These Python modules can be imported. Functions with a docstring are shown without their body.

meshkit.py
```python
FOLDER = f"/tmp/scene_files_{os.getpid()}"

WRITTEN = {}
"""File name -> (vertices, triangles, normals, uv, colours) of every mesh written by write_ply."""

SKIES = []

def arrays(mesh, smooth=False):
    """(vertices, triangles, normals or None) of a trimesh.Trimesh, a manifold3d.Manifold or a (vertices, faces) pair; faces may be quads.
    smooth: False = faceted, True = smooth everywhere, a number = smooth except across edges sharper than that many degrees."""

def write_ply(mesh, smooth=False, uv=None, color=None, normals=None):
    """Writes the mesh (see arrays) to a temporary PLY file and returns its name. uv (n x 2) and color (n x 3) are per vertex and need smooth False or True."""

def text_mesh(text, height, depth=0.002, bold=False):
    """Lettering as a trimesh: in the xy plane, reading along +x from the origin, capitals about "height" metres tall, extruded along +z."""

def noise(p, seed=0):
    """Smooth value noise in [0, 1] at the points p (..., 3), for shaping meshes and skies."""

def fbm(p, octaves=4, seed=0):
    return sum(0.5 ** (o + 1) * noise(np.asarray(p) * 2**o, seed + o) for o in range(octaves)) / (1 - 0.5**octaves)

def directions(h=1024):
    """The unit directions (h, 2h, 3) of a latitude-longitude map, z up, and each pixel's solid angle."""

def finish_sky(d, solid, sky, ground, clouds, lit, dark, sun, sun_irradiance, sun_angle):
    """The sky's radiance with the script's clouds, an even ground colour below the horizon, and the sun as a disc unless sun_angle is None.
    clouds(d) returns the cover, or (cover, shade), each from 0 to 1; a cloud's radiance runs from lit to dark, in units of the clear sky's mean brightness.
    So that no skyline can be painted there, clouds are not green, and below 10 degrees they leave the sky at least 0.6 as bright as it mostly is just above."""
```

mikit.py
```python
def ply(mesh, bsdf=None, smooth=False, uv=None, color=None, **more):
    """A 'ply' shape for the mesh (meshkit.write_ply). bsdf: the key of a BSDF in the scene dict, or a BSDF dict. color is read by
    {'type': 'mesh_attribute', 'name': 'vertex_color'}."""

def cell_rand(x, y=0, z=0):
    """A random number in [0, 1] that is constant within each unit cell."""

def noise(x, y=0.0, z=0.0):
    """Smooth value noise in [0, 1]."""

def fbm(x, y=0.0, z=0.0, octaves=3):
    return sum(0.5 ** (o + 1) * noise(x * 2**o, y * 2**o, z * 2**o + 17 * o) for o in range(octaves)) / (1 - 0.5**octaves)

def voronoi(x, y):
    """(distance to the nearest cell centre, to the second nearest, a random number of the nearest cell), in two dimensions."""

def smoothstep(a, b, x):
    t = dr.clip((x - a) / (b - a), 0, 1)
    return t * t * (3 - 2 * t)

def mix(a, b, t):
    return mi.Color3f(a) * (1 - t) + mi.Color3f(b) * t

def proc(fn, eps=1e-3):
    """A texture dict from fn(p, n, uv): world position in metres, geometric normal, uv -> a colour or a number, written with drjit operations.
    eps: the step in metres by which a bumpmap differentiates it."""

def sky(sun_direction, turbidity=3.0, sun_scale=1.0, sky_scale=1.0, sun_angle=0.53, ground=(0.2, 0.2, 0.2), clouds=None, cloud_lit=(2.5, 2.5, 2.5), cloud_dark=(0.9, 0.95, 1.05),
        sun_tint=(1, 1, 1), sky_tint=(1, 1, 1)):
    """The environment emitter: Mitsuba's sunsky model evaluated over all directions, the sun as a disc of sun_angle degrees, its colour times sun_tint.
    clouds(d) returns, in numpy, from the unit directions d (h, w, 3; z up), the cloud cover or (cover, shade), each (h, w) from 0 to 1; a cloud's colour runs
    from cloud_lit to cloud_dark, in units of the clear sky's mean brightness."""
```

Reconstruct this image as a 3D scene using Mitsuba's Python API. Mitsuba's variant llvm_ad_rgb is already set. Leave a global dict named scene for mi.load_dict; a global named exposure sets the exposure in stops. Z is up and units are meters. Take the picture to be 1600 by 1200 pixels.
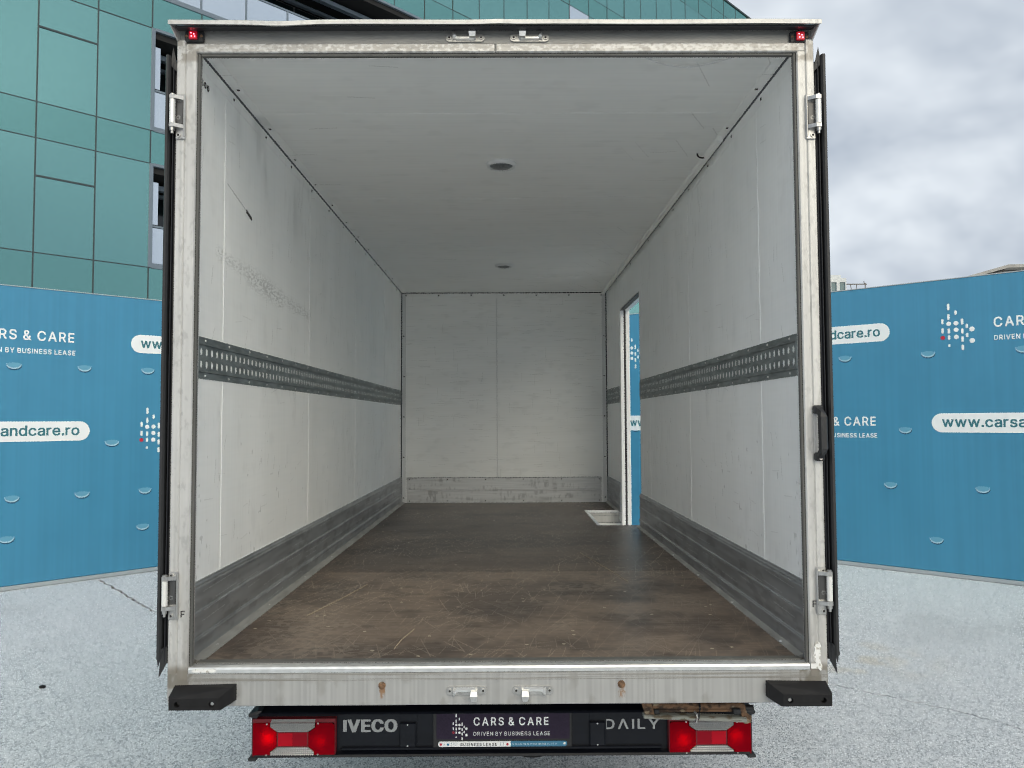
import math, random
import numpy as np, trimesh, drjit as dr, mitsuba as mi, mikit, meshkit
from mikit import proc, noise, fbm, voronoi, cell_rand, smoothstep, mix
from shapely.geometry import Polygon, LineString, Point, box as sbox
from shapely.ops import unary_union
from shapely import affinity

scene, labels = {'type': 'scene'}, {}
rnd = random.Random(7)
nr = np.random.default_rng(7)
T = mi.ScalarTransform4f

# ------------------------------------------------------------------ camera, sky, exposure
F, W0 = 1200.0, 1600.0
YAW, PIT, ROL = np.radians([0.349, 2.638, -0.263])
EYE = np.array([0.0, 0.0, 1.75])
_cy, _sy, _cp, _sp, _cr, _sr = np.cos(YAW), np.sin(YAW), np.cos(PIT), np.sin(PIT), np.cos(ROL), np.sin(ROL)
FWD = np.array([_sy * _cp, _cy * _cp, _sp])
_R = np.array([_cy, -_sy, 0.0])
_U = np.cross(_R, FWD)
UP = -_R * _sr + _U * _cr
scene['camera'] = {'type': 'perspective', 'fov': math.degrees(2 * math.atan(800 / F)), 'fov_axis': 'x',
                   'near_clip': 0.05, 'far_clip': 3000.0,
                   'to_world': T().look_at(origin=EYE.tolist(), target=(EYE + FWD).tolist(), up=UP.tolist())}


def clouds(d):
    """Closed overcast: a grey deck with soft paler and darker banks."""
    z = np.maximum(d[..., 2], 0.0)
    s = 1.0 / (z + 0.42)
    p = np.stack([d[..., 0] * s + 18.5, d[..., 1] * s + 9.5, 0 * z], -1)
    w = meshkit.fbm(p * 1.3 + 7.1, 3, 3)[..., None] * 0.9
    a = meshkit.fbm(p * 2.1 + 1.2 * w + 3.0, 5, 11)
    b = meshkit.fbm(p * 6.5 + 2.6 * w, 5, 23)
    v = np.clip((0.60 * a + 0.40 * b - 0.5) * 5.8 + 0.47, 0, 1)
    return np.ones_like(z), v


SUN = (0.25, -0.85, 0.60)
scene['sky'] = mikit.sky(SUN, turbidity=4, sun_scale=0.40, sun_angle=60, sun_tint=(0.88, 1.0, 1.13), ground=(0.35, 0.36, 0.37), clouds=clouds,
                         cloud_lit=(1.70, 1.83, 1.96), cloud_dark=(1.00, 1.14, 1.33))
exposure = 2.2

# ------------------------------------------------------------------ helpers
_used = {}


def key(name):
    n = _used.get(name, 0)
    _used[name] = n + 1
    return name if n == 0 else f'{name}_{n:03d}'


def tag(k, label=None, cat=None, group=None, kind=None):
    labels[k] = {a: b for a, b in (('label', label), ('category', cat), ('group', group), ('kind', kind)) if b}
    return k


def cat(*ms):
    out = []
    for m in ms:
        out += list(m) if isinstance(m, (list, tuple)) else [m]
    return out[0] if len(out) == 1 else trimesh.util.concatenate(out)


def put(name, mesh, mat, smooth=False, **kw):
    """One entry of the scene under a free key."""
    k = key(name)
    if isinstance(mesh, (list, tuple)):
        mesh = cat(*mesh)
    scene[k] = mikit.ply(mesh, mat, smooth=smooth, **kw)
    return k


def hull(pts):
    m = trimesh.Trimesh(vertices=np.asarray(pts, float), process=False)
    return m.convex_hull


def bx(x0, x1, y0, y1, z0, z1, c=0.0):
    """A box with chamfered edges of c metres."""
    x0, x1 = sorted((x0, x1)); y0, y1 = sorted((y0, y1)); z0, z1 = sorted((z0, z1))
    if c <= 0:
        return trimesh.creation.box(bounds=[[x0, y0, z0], [x1, y1, z1]])
    c = min(c, 0.45 * min(x1 - x0, y1 - y0, z1 - z0))
    pts = []
    for x, sx in ((x0, 1), (x1, -1)):
        for y, sy in ((y0, 1), (y1, -1)):
            for z, sz in ((z0, 1), (z1, -1)):
                pts += [(x + sx * c, y + sy * c, z), (x + sx * c, y, z + sz * c), (x, y + sy * c, z + sz * c)]
    return hull(pts)


def cyl(p, q, r, n=14, r2=None):
    p, q = np.asarray(p, float), np.asarray(q, float)
    d = q - p
    d /= np.linalg.norm(d)
    a = np.cross(d, [0.3, 0.9, 0.2] if abs(d[1]) < 0.9 else [1, 0, 0])
    a /= np.linalg.norm(a)
    b = np.cross(d, a)
    t = np.arange(n) * 2 * math.pi / n
    ring = np.cos(t)[:, None] * a + np.sin(t)[:, None] * b
    return hull(np.vstack([p + ring * r, q + ring * (r if r2 is None else r2)]))


def tube(path, r, n=8):
    path = np.asarray(path, float)
    tg = np.gradient(path, axis=0)
    tg /= np.linalg.norm(tg, axis=1, keepdims=True)
    ref = np.array([0.13, 0.27, 0.95])
    a = np.cross(tg, ref); a /= np.linalg.norm(a, axis=1, keepdims=True)
    b = np.cross(tg, a)
    t = np.arange(n) * 2 * math.pi / n
    v = path[:, None] + r * (np.cos(t)[None, :, None] * a[:, None] + np.sin(t)[None, :, None] * b[:, None])
    f = []
    for i in range(len(path) - 1):
        for j in range(n):
            k = (j + 1) % n
            f += [[i * n + j, i * n + k, (i + 1) * n + k], [i * n + j, (i + 1) * n + k, (i + 1) * n + j]]
    for j in range(1, n - 1):
        f += [[0, j + 1, j], [(len(path) - 1) * n, (len(path) - 1) * n + j, (len(path) - 1) * n + j + 1]]
    m = trimesh.Trimesh(v.reshape(-1, 3), np.array(f), process=False)
    m.fix_normals()
    return m


def ext(poly, h):
    gs = [g for g in getattr(poly, 'geoms', [poly]) if g.area > 1e-10]
    return cat(*[trimesh.creation.extrude_polygon(g, h, engine='earcut') for g in gs])


def frame_m(o, u, v, w):
    m = np.eye(4)
    m[:3, 0], m[:3, 1], m[:3, 2], m[:3, 3] = u, v, w, o
    return m


def xz(poly, y_front, depth):
    """Extrudes a polygon drawn in x,z; its front stands at y_front, facing the camera."""
    m = ext(poly, depth)
    m.apply_transform(frame_m((0, y_front + depth, 0), (1, 0, 0), (0, 0, 1), (0, -1, 0)))
    return m


def yz(poly, x0, x1):
    m = ext(poly, x1 - x0)
    m.apply_transform(frame_m((x0, 0, 0), (0, 1, 0), (0, 0, 1), (1, 0, 0)))
    return m


def stadium(x0, x1, z0, z1):
    r = (z1 - z0) / 2
    return LineString([(x0 + r, z0 + r), (x1 - r, z0 + r)]).buffer(r, 8)


_glyph = {}


def txt(s, h, track=0.0, bold=False, sx=1.0, depth=0.002, space=0.45):
    """Lettering from the origin along +x, one letter after the other with the given gap; returns mesh and width."""
    out, x = [], 0.0
    for ch in s:
        if ch == ' ':
            x += space * h
            continue
        if (ch, bold) not in _glyph:
            _glyph[(ch, bold)] = bx(0, 0.19 if bold else 0.13, 0, 1, 0, 1) if ch == 'I' else meshkit.text_mesh(ch, 1.0, 1.0, bold)
        g = _glyph[(ch, bold)].copy()
        g.apply_scale([h * sx, h, depth])
        lo, hi = g.bounds[0][0], g.bounds[1][0]
        g.apply_translation([x - lo, 0, 0])
        x += hi - lo + track
        out.append(g)
    return cat(*out), x - track


def fit_txt(s, h, width, bold=False, track=None, **kw):
    """As txt, with the gaps chosen so that the line is `width` wide."""
    m, w = txt(s, h, 0.0, bold, **kw)
    n = len(s) - 1
    return txt(s, h, (width - w) / n, bold, **kw)[0]


def place(m, o, u, v, w):
    m = cat(m).copy()
    m.apply_transform(frame_m(o, u, v, w))
    return m


# ------------------------------------------------------------------ materials
def mat(k, color, rough=0.5, metal=0.0, bump=None, bump_scale=0.001, two=True, **kw):
    col = {'type': 'rgb', 'value': list(color)} if isinstance(color, (tuple, list)) else color
    b = {'type': 'principled', 'base_color': col, 'roughness': rough, 'metallic': metal, **kw}
    if bump is not None:
        b = {'type': 'bumpmap', 'nested_texture': proc(bump, 0.002), 'scale': bump_scale, 'nested_bsdf': b}
    scene[k] = {'type': 'twosided', 'bsdf': b} if two else b


def seg_dist(u, v, a, b):
    ax, ay = a
    dx, dy = b[0] - ax, b[1] - ay
    t = dr.clip(((u - ax) * dx + (v - ay) * dy) / (dx * dx + dy * dy), 0, 1)
    return dr.sqrt(dr.square(u - ax - t * dx) + dr.square(v - ay - t * dy))


def scratches(u, v, du, dv, w, keep, slope=0.0, seed=0):
    """Fine scratches along u: in each cell of du x dv one line, kept with the probability keep."""
    iu = dr.floor(u / du)
    fu = u / du - iu
    vv = v + (cell_rand(iu, 0, seed + 5) - 0.5) * slope * fu * du
    iv = dr.floor(vv / dv)
    c = 0.15 + 0.7 * cell_rand(iu, iv, seed)
    d = dr.abs(vv / dv - iv - c) * dv
    a, l = cell_rand(iu, iv, seed + 1), 0.15 + 0.35 * cell_rand(iu, iv, seed + 2)
    on = dr.select((cell_rand(iu, iv, seed + 3) < keep) & (dr.abs(fu - 0.3 - 0.4 * a) < l), 1.0, 0.0)
    return on * (1 - smoothstep(w * 0.5, w, d)) * (0.35 + 0.65 * cell_rand(iu, iv, seed + 4))


def rot(x, y, deg):
    c, s = math.cos(math.radians(deg)), math.sin(math.radians(deg))
    return c * x + s * y, -s * x + c * y


def wall_color(p, n, uv):
    u, v = p.y, p.z
    left = p.x < 0
    base = mix((0.870, 0.880, 0.868), (0.845, 0.856, 0.842), smoothstep(0.35, 0.7, fbm(u * 5, v * 1.1, 1.0, 3)))
    base = base * (0.985 + 0.03 * noise(u * 160, v * 5, 3.0)) * (0.99 + 0.02 * noise(u * 6, v * 150, 9.0))
    # fine scuffs everywhere
    a = smoothstep(0.60, 0.82, fbm(u * 16, v * 9 + 31, 5.0, 4)) * 0.08 * (0.3 + noise(u * 1.5, v * 1.5, 7.0))
    s1, s2 = rot(u, v, 80)
    a = a + 0.30 * scratches(s1, s2, 0.10, 0.05, 0.003, 0.07, 0.4, 11)
    s1, s2 = rot(u, v, 8)
    a = a + 0.22 * scratches(s1, s2, 0.12, 0.06, 0.0025, 0.07, 0.5, 23)
    # the long smeared rub and the dark gash on the left wall
    grain = smoothstep(0.42, 0.62, fbm(u * 60, v * 170, 2.0, 4))
    rub = (1 - smoothstep(0.005, 0.055, seg_dist(u, v, (2.93, 2.395), (4.3, 2.33)) * (0.7 + 0.9 * noise(u * 5, v * 9, 4.0))))
    rub2 = (1 - smoothstep(0.005, 0.075, seg_dist(u, v, (3.30, 2.372), (3.75, 2.345))))
    soot = smoothstep(0.45, 0.75, fbm(u * 8, v * 2.2, 8.0, 4)) * (1 - smoothstep(0.05, 0.30, seg_dist(u, v, (3.25, 3.04), (3.9, 2.85))))
    gash = 1 - smoothstep(0.005, 0.012, seg_dist(u, v, (3.245, 2.640), (3.305, 2.625)))
    gash2 = 1 - smoothstep(0.001, 0.004, seg_dist(u, v, (3.02, 2.69), (3.25, 2.640)))
    spots = smoothstep(0.84, 0.90, fbm(u * 34, v * 26, 6.0, 2)) * smoothstep(1.9, 1.5, v)
    k = dr.select(left, dr.maximum(0.24 * rub * grain, dr.maximum(0.34 * rub2 * grain, 0.20 * soot)), 0.0)
    a = dr.clip(a + k + 0.3 * spots, 0, 0.85)
    col = base * (1 - a) + mi.Color3f(0.16, 0.165, 0.155) * a
    g = dr.select(left, dr.maximum(gash, 0.45 * gash2), 0.0)
    return col * (1 - g) + mi.Color3f(0.02) * g


def front_color(p, n, uv):
    u, v = p.x, p.z
    base = mix((0.880, 0.888, 0.87), (0.855, 0.862, 0.842), smoothstep(0.3, 0.7, fbm(u * 1.5, v * 6, 1.0, 4)))
    base = base * (0.98 + 0.04 * noise(u * 5, v * 130, 3.0))
    a = 0.26 * scratches(u, v, 0.20, 0.045, 0.003, 0.16, 0.1, 3) + 0.26 * scratches(u + 0.07, v, 0.11, 0.035, 0.0025, 0.12, 0.3, 8)
    a = a + 0.25 * scratches(v, u, 0.14, 0.06, 0.003, 0.08, 0.3, 17)
    a = a + smoothstep(0.58, 0.8, fbm(u * 11, v * 26, 5.0, 4)) * 0.09
    a = dr.clip(a, 0, 0.8)
    return base * (1 - a) + mi.Color3f(0.22, 0.225, 0.21) * a


def ceil_color(p, n, uv):
    u, v = p.x, p.y
    base = mix((0.835, 0.842, 0.825), (0.82, 0.828, 0.81), smoothstep(0.35, 0.7, fbm(u * 1.3, v * 5, 1.0, 3)))
    base = base * (0.98 + 0.04 * noise(u * 4, v * 90, 3.0))
    a = 0.4 * scratches(u, v, 0.18, 0.16, 0.004, 0.07, 0.3, 3)
    a = a + 0.06 * smoothstep(0.60, 0.8, fbm(u * 9, v * 16, 5.0, 4))
    s1, s2 = rot(u, v, 62)
    a = a + 0.35 * scratches(s1, s2, 0.35, 0.08, 0.003, 0.25, 0.2, 29) * smoothstep(0.5, 0.8, u)
    a = dr.clip(a, 0, 0.7)
    return base * (1 - a) + mi.Color3f(0.25, 0.25, 0.235) * a


def wall_wave(p, n, uv):
    return noise(p.y * 2.1 + p.x, p.z * 0.9, 4.0) + 0.12 * noise(p.y * 9, p.z * 7, p.x * 7)


mat('wall_panel_skin', proc(wall_color), 0.42, bump=wall_wave, bump_scale=0.006, specular=0.4)
mat('front_panel_skin', proc(front_color), 0.5, specular=0.35)
mat('ceiling_panel_skin', proc(ceil_color), 0.5, specular=0.35)
mat('joint_ceiling', (0.85, 0.86, 0.84), 0.5)
mat('joint_white', (0.90, 0.91, 0.90), 0.5)
mat('trim_grey', (0.66, 0.67, 0.67), 0.45)
mat('joint_dark', (0.10, 0.105, 0.12), 0.7)


def floor_color(p, n, uv):
    x, y = p.x, p.y
    g = fbm(x * 2.2, y * 16, 1.0, 4)
    w = fbm(x * 1.1 + 3, y * 1.5, 2.0, 4)
    col = mix((0.050, 0.037, 0.030), (0.094, 0.068, 0.052), smoothstep(0.30, 0.70, 0.45 * g + 0.55 * w))
    worn = smoothstep(0.46, 0.72, fbm(x * 1.9, y * 2.6, 7.0, 4) + 0.10 * noise(x * 30, y * 30, 1.0))
    near = dr.select(y < 4.313, 1.0, dr.select(y < 5.918, 0.35, 0.2))     # the sheet next to the doors is the most worn
    col = mix(col, (0.205, 0.155, 0.117), (0.18 + 0.42 * near) * worn)
    col = col * (0.80 + 0.28 * near)
    col = col * (0.76 + 0.24 * noise(x * 9, y * 120, 3.0)) * (0.9 + 0.2 * noise(x * 70, y * 70, 6.0))
    s = mi.Float(0.0)
    for i, (deg, du, dv, wd, kp, sl) in enumerate(((68, 0.9, 0.10, 0.0022, 0.33, 0.10), (75, 0.35, 0.05, 0.0018, 0.30, 0.3), (58, 0.5, 0.07, 0.002, 0.25, 0.3), (110, 0.3, 0.06, 0.002, 0.22, 0.4),
                                                   (20, 0.4, 0.09, 0.002, 0.2, 0.4), (125, 0.22, 0.05, 0.002, 0.22, 0.5), (88, 0.16, 0.03, 0.0016, 0.28, 0.5), (4, 0.6, 0.07, 0.002, 0.16, 0.1))):
        u, v = rot(x, y, deg)
        u = u + 0.02 * noise(x * 5, y * 5, float(i))
        v = v + 0.02 * noise(x * 4, y * 4, 20.0 + i)
        s = dr.maximum(s, scratches(u, v, du, dv, wd * 1.15, min(0.5, kp * 1.2), sl, 40 + 7 * i))
    many = smoothstep(0.30, 0.62, fbm(x * 1.3, y * 1.3, 12.0, 3))
    s = s * (0.25 + 0.75 * many)
    scuff = smoothstep(0.50, 0.68, fbm(x * 2.4 + 5, y * 3.1, 41.0, 4)) * smoothstep(0.35, 0.62, noise(x * 55 + 9 * y, y * 70, 4.0))
    col = mix(col, (0.27, 0.225, 0.18), 0.30 * scuff * near)
    col = mix(col, (0.35, 0.29, 0.225), 0.62 * s)
    dark = smoothstep(0.70, 0.78, fbm(x * 7, y * 12, 30.0, 3))
    col = col * (1 - 0.3 * dark)
    c, _, r = voronoi(x * 16, y * 16)
    crumb = dr.select((r > 0.965) & (c < 0.11), 1.0, 0.0)
    col = mix(col, (0.42, 0.37, 0.28), 0.8 * crumb)
    return col


mat('floor_plywood', proc(floor_color), 0.36, specular=0.5, bump=lambda p, n, uv: fbm(p.x * 60, p.y * 60, 1.0, 2), bump_scale=0.0006)


def alu_color(p, n, uv):
    l = p.x + p.y
    a = 0.27 + 0.10 * noise(l * 3, p.z * 60, 1.0) + 0.12 * fbm(l * 5, p.z * 14, 3.0, 3)
    s = scratches(p.y, p.z, 0.35, 0.02, 0.0016, 0.25, 0.05, 3)
    d = smoothstep(0.55, 0.72, fbm(l * 9, p.z * 26, 8.0, 4))
    return mi.Color3f(0.92, 0.97, 1.0) * (a * (1 - 0.16 * d) + 0.22 * s)


mat('kick_plate_alloy', proc(alu_color), 0.34, 0.6)


def alu2_color(p, n, uv):
    d = smoothstep(0.44, 0.68, fbm(p.x * 60, p.z * 14, 8.0, 4)) * smoothstep(0.35, 0.65, fbm(p.x * 5, p.z * 26, 2.0, 3))
    return mi.Color3f(0.58, 0.59, 0.59) * (0.84 + 0.16 * noise(p.x * 6, p.z * 120, 1.0)) * (1 - 0.36 * d)


mat('front_kick_alloy', proc(alu2_color), 0.40, 0.35)
mat('edge_angle_alloy', proc(lambda p, n, uv: mi.Color3f(0.46, 0.46, 0.44) * (0.7 + 0.5 * fbm(p.x * 40, p.y * 9, 3.0, 3))), 0.5, 0.6)
mat('galvanised', proc(lambda p, n, uv: mi.Color3f(0.26, 0.29, 0.29) * (0.65 + 0.7 * fbm((p.y) * 14, p.z * 60, 3.0, 3))), 0.45, 0.75)
mat('bright_alloy', proc(lambda p, n, uv: mi.Color3f(0.84, 0.84, 0.82) * (0.78 + 0.32 * fbm(p.x * 60, p.z * 60, p.y * 60, 2))), 0.26, 0.85)


def frame_color(p, n, uv):
    x, z = p.x, p.z
    post = dr.abs(x + 0.035) > 1.045
    streak = dr.select(post, noise(x * 130, z * 4, 1.0), dr.select(z < 0.868, noise(x * 130, z * 6, 2.0), noise(x * 5, z * 150, 3.0)))
    col = mi.Color3f(0.545, 0.542, 0.528) * (0.88 + 0.22 * streak)
    spot = smoothstep(0.56, 0.78, fbm(x * 75, z * 40, 4.0, 4))
    col = col * (1 - 0.16 * spot) * (0.94 + 0.12 * fbm(x * 9, z * 3, 14.0, 3))
    # road dirt sitting in the rough upper strip and at the corners
    head = smoothstep(3.036, 3.046, z) * smoothstep(3.084, 3.072, z)
    d = head * smoothstep(0.36, 0.62, fbm(x * 95, z * 150, 9.0, 4) + 0.16 * (noise(x * 5, z, 3.0) - 0.5))
    mort = smoothstep(3.0, 3.02, z) * smoothstep(3.10, 3.08, z) * smoothstep(1.03, 1.05, dr.abs(x + 0.035)) * smoothstep(0.35, 0.55, fbm(x * 40, z * 40, 19.0, 4))
    bot = smoothstep(0.935, 0.90, z) * smoothstep(0.838, 0.85, z) * smoothstep(1.02, 1.028, dr.abs(x + 0.035)) * smoothstep(0.15, 0.35, fbm(x * 20, z * 9, 29.0, 3))
    low = smoothstep(1.45, 0.95, z + 0.3 * fbm(x * 40, z * 5, 2.0, 3)) * dr.select(post, 1.0, 0.0) * 0.35 * smoothstep(0.3, 0.6, fbm(x * 70, z * 7, 12.0, 3))
    gro = smoothstep(0.867, 0.870, z) * smoothstep(0.896, 0.893, z) * smoothstep(0.3, 0.6, fbm(x * 3, z * 120, 12.0, 4)) * 0.8
    a = dr.clip(dr.maximum(dr.maximum(0.42 * d, 0.6 * mort), dr.maximum(dr.maximum(0.8 * bot, low), 0.6 * gro)), 0, 0.9)
    col = col * (1 - a) + mi.Color3f(0.17, 0.145, 0.11) * a
    # rust run under the two bolts of the sill
    r = mi.Float(0.0)
    for bxx in (-0.429, 0.383):
        r = dr.maximum(r, smoothstep(0.012, 0.003, dr.abs(x - bxx - 0.001)) * smoothstep(0.815, 0.825, z) * smoothstep(0.856, 0.846, z) * smoothstep(0.2, 0.6, fbm(x * 200, z * 40, 1.0, 3)))
    return col * (1 - 0.85 * r) + mi.Color3f(0.30, 0.13, 0.035) * (0.85 * r)


mat('frame_steel', proc(frame_color), 0.42, 0.35, specular=0.5)
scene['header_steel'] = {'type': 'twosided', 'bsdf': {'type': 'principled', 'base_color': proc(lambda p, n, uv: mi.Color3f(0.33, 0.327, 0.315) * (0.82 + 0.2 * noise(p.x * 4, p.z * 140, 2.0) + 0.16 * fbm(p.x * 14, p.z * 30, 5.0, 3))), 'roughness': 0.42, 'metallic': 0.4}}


def sill_color(p, n, uv):
    x, z = p.x, p.z
    col = mi.Color3f(0.385, 0.385, 0.378) * (0.86 + 0.20 * noise(x * 150, z * 6, 2.0) + 0.08 * fbm(x * 6, z * 12, 5.0, 3))
    bot = smoothstep(0.938, 0.928, z) * smoothstep(0.838, 0.85, z) * smoothstep(1.02, 1.028, dr.abs(x + 0.035)) * smoothstep(0.2, 0.5, fbm(x * 40, z * 20, 29.0, 4))
    sm = smoothstep(0.60, 0.75, fbm(x * 18, z * 9, 9.0, 4)) * 0.25
    strip = smoothstep(0.8675, 0.8685, z) * smoothstep(0.895, 0.894, z) * smoothstep(0.38, 0.60, fbm(x * 2.5, z * 260, 12.0, 4)) * 0.5
    a = dr.maximum(dr.maximum(0.75 * bot, sm), strip)
    col = col * (1 - a) + mi.Color3f(0.16, 0.14, 0.105) * a
    r = mi.Float(0.0)
    for bxx in (-0.429, 0.383):
        w = 0.004 + 0.008 * noise(z * 90, bxx * 7, 1.0)
        r = dr.maximum(r, smoothstep(w + 0.006, w - 0.002, dr.abs(x - bxx - 0.001)) * smoothstep(0.808, 0.822, z + 0.01 * noise(x * 300, 1.0, 1.0)) * smoothstep(0.862, 0.846, z) * smoothstep(0.25, 0.6, fbm(x * 240, z * 60, 1.0, 3)))
    return col * (1 - 0.8 * r) + mi.Color3f(0.28, 0.13, 0.04) * (0.8 * r)


mat('sill_steel', proc(sill_color), 0.42, 0.35)
mat('hinge_steel', proc(lambda p, n, uv: mi.Color3f(0.52, 0.515, 0.50) * (0.65 + 0.6 * fbm(p.x * 90, p.z * 50, p.y * 90, 3))), 0.32, 0.85)
mat('barrel_alloy', (0.80, 0.795, 0.77), 0.4, 0.35)
mat('old_sealant', proc(lambda p, n, uv: mix((0.74, 0.74, 0.72), (0.42, 0.40, 0.36), smoothstep(0.5, 0.7, fbm(p.x * 120, p.z * 90, 3.0, 3)))), 0.6)
mat('recess_shade_dark', (0.10, 0.10, 0.10), 0.35, 0.7)  # shade tone for the hinge recess
mat('dark_bolt', (0.03, 0.03, 0.03), 0.5, 0.3)
mat('rubber', proc(lambda p, n, uv: mi.Color3f(0.011, 0.011, 0.012) * (0.7 + 0.7 * fbm(p.x * 25, p.z * 18, p.y * 20, 3))), 0.6, specular=0.22)
mat('seal_grey', proc(lambda p, n, uv: mi.Color3f(0.085, 0.085, 0.08) * (0.75 + 0.5 * fbm(p.x * 25, p.z * 8, p.y * 20, 3))), 0.6)
mat('door_seal_black', (0.012, 0.013, 0.017), 0.45)
mat('door_skin', (0.03, 0.035, 0.055), 0.35, specular=0.5)
mat('body_white', (0.78, 0.79, 0.79), 0.35)
mat('bumper_black', proc(lambda p, n, uv: mi.Color3f(0.006, 0.0075, 0.012) * (0.8 + 0.6 * fbm(p.x * 6, p.z * 30, 1.0, 3))), 0.30, specular=0.3)
mat('black_plastic', proc(lambda p, n, uv: mi.Color3f(0.018, 0.019, 0.021) * (0.8 + 0.5 * fbm(p.x * 30, p.z * 30, p.y * 30, 3))), 0.5)
mat('chassis_black', (0.02, 0.02, 0.02), 0.7)
mat('letter_silver', (0.42, 0.43, 0.43), 0.35, 0.6)
mat('print_white', (0.84, 0.86, 0.87), 0.5)
mat('print_teal', (0.035, 0.16, 0.20), 0.5)
mat('print_red', (0.50, 0.025, 0.05), 0.5)
mat('print_black', (0.02, 0.02, 0.025), 0.5)
mat('plate_purple', proc(lambda p, n, uv: mi.Color3f(0.026, 0.018, 0.038) * (0.85 + 0.3 * noise(p.x * 300, p.z * 300, 1.0))), 0.45, specular=0.2)
mat('plate_blue', (0.05, 0.20, 0.33), 0.45)
mat('ink_black', (0.01, 0.01, 0.012), 0.6)
mat('lamp_housing_red', (0.16, 0.006, 0.012), 0.3, specular=0.5)
mat('lamp_screw', (0.55, 0.5, 0.48), 0.35, 0.7)


def prism_bump(p, n, uv):
    return 0.5 + 0.25 * dr.sin(p.x * 2 * math.pi / 0.0075) + 0.25 * dr.sin(p.z * 2 * math.pi / 0.0075)


scene['lens_red'] = {'type': 'bumpmap', 'nested_texture': proc(prism_bump, 0.0005), 'scale': 0.0016, 'nested_bsdf':
                     {'type': 'principledthin', 'base_color': {'type': 'rgb', 'value': [0.40, 0.004, 0.016]}, 'roughness': 0.18, 'diff_trans': 1.0, 'eta': 1.49}}
scene['lens_red_deep'] = {'type': 'principledthin', 'base_color': {'type': 'rgb', 'value': [0.40, 0.003, 0.018]}, 'roughness': 0.22, 'diff_trans': 0.6, 'eta': 1.49}
mat('lens_clear', (0.40, 0.40, 0.395), 0.22, 0.75)
mat('lamp_reflector', (0.85, 0.85, 0.85), 0.2, 0.9)
mat('ceiling_lens', proc(lambda p, n, uv: mi.Color3f(0.15, 0.16, 0.165) * (0.8 + 0.4 * noise(p.x * 200, p.y * 60, 1.0))), 0.3)


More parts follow.
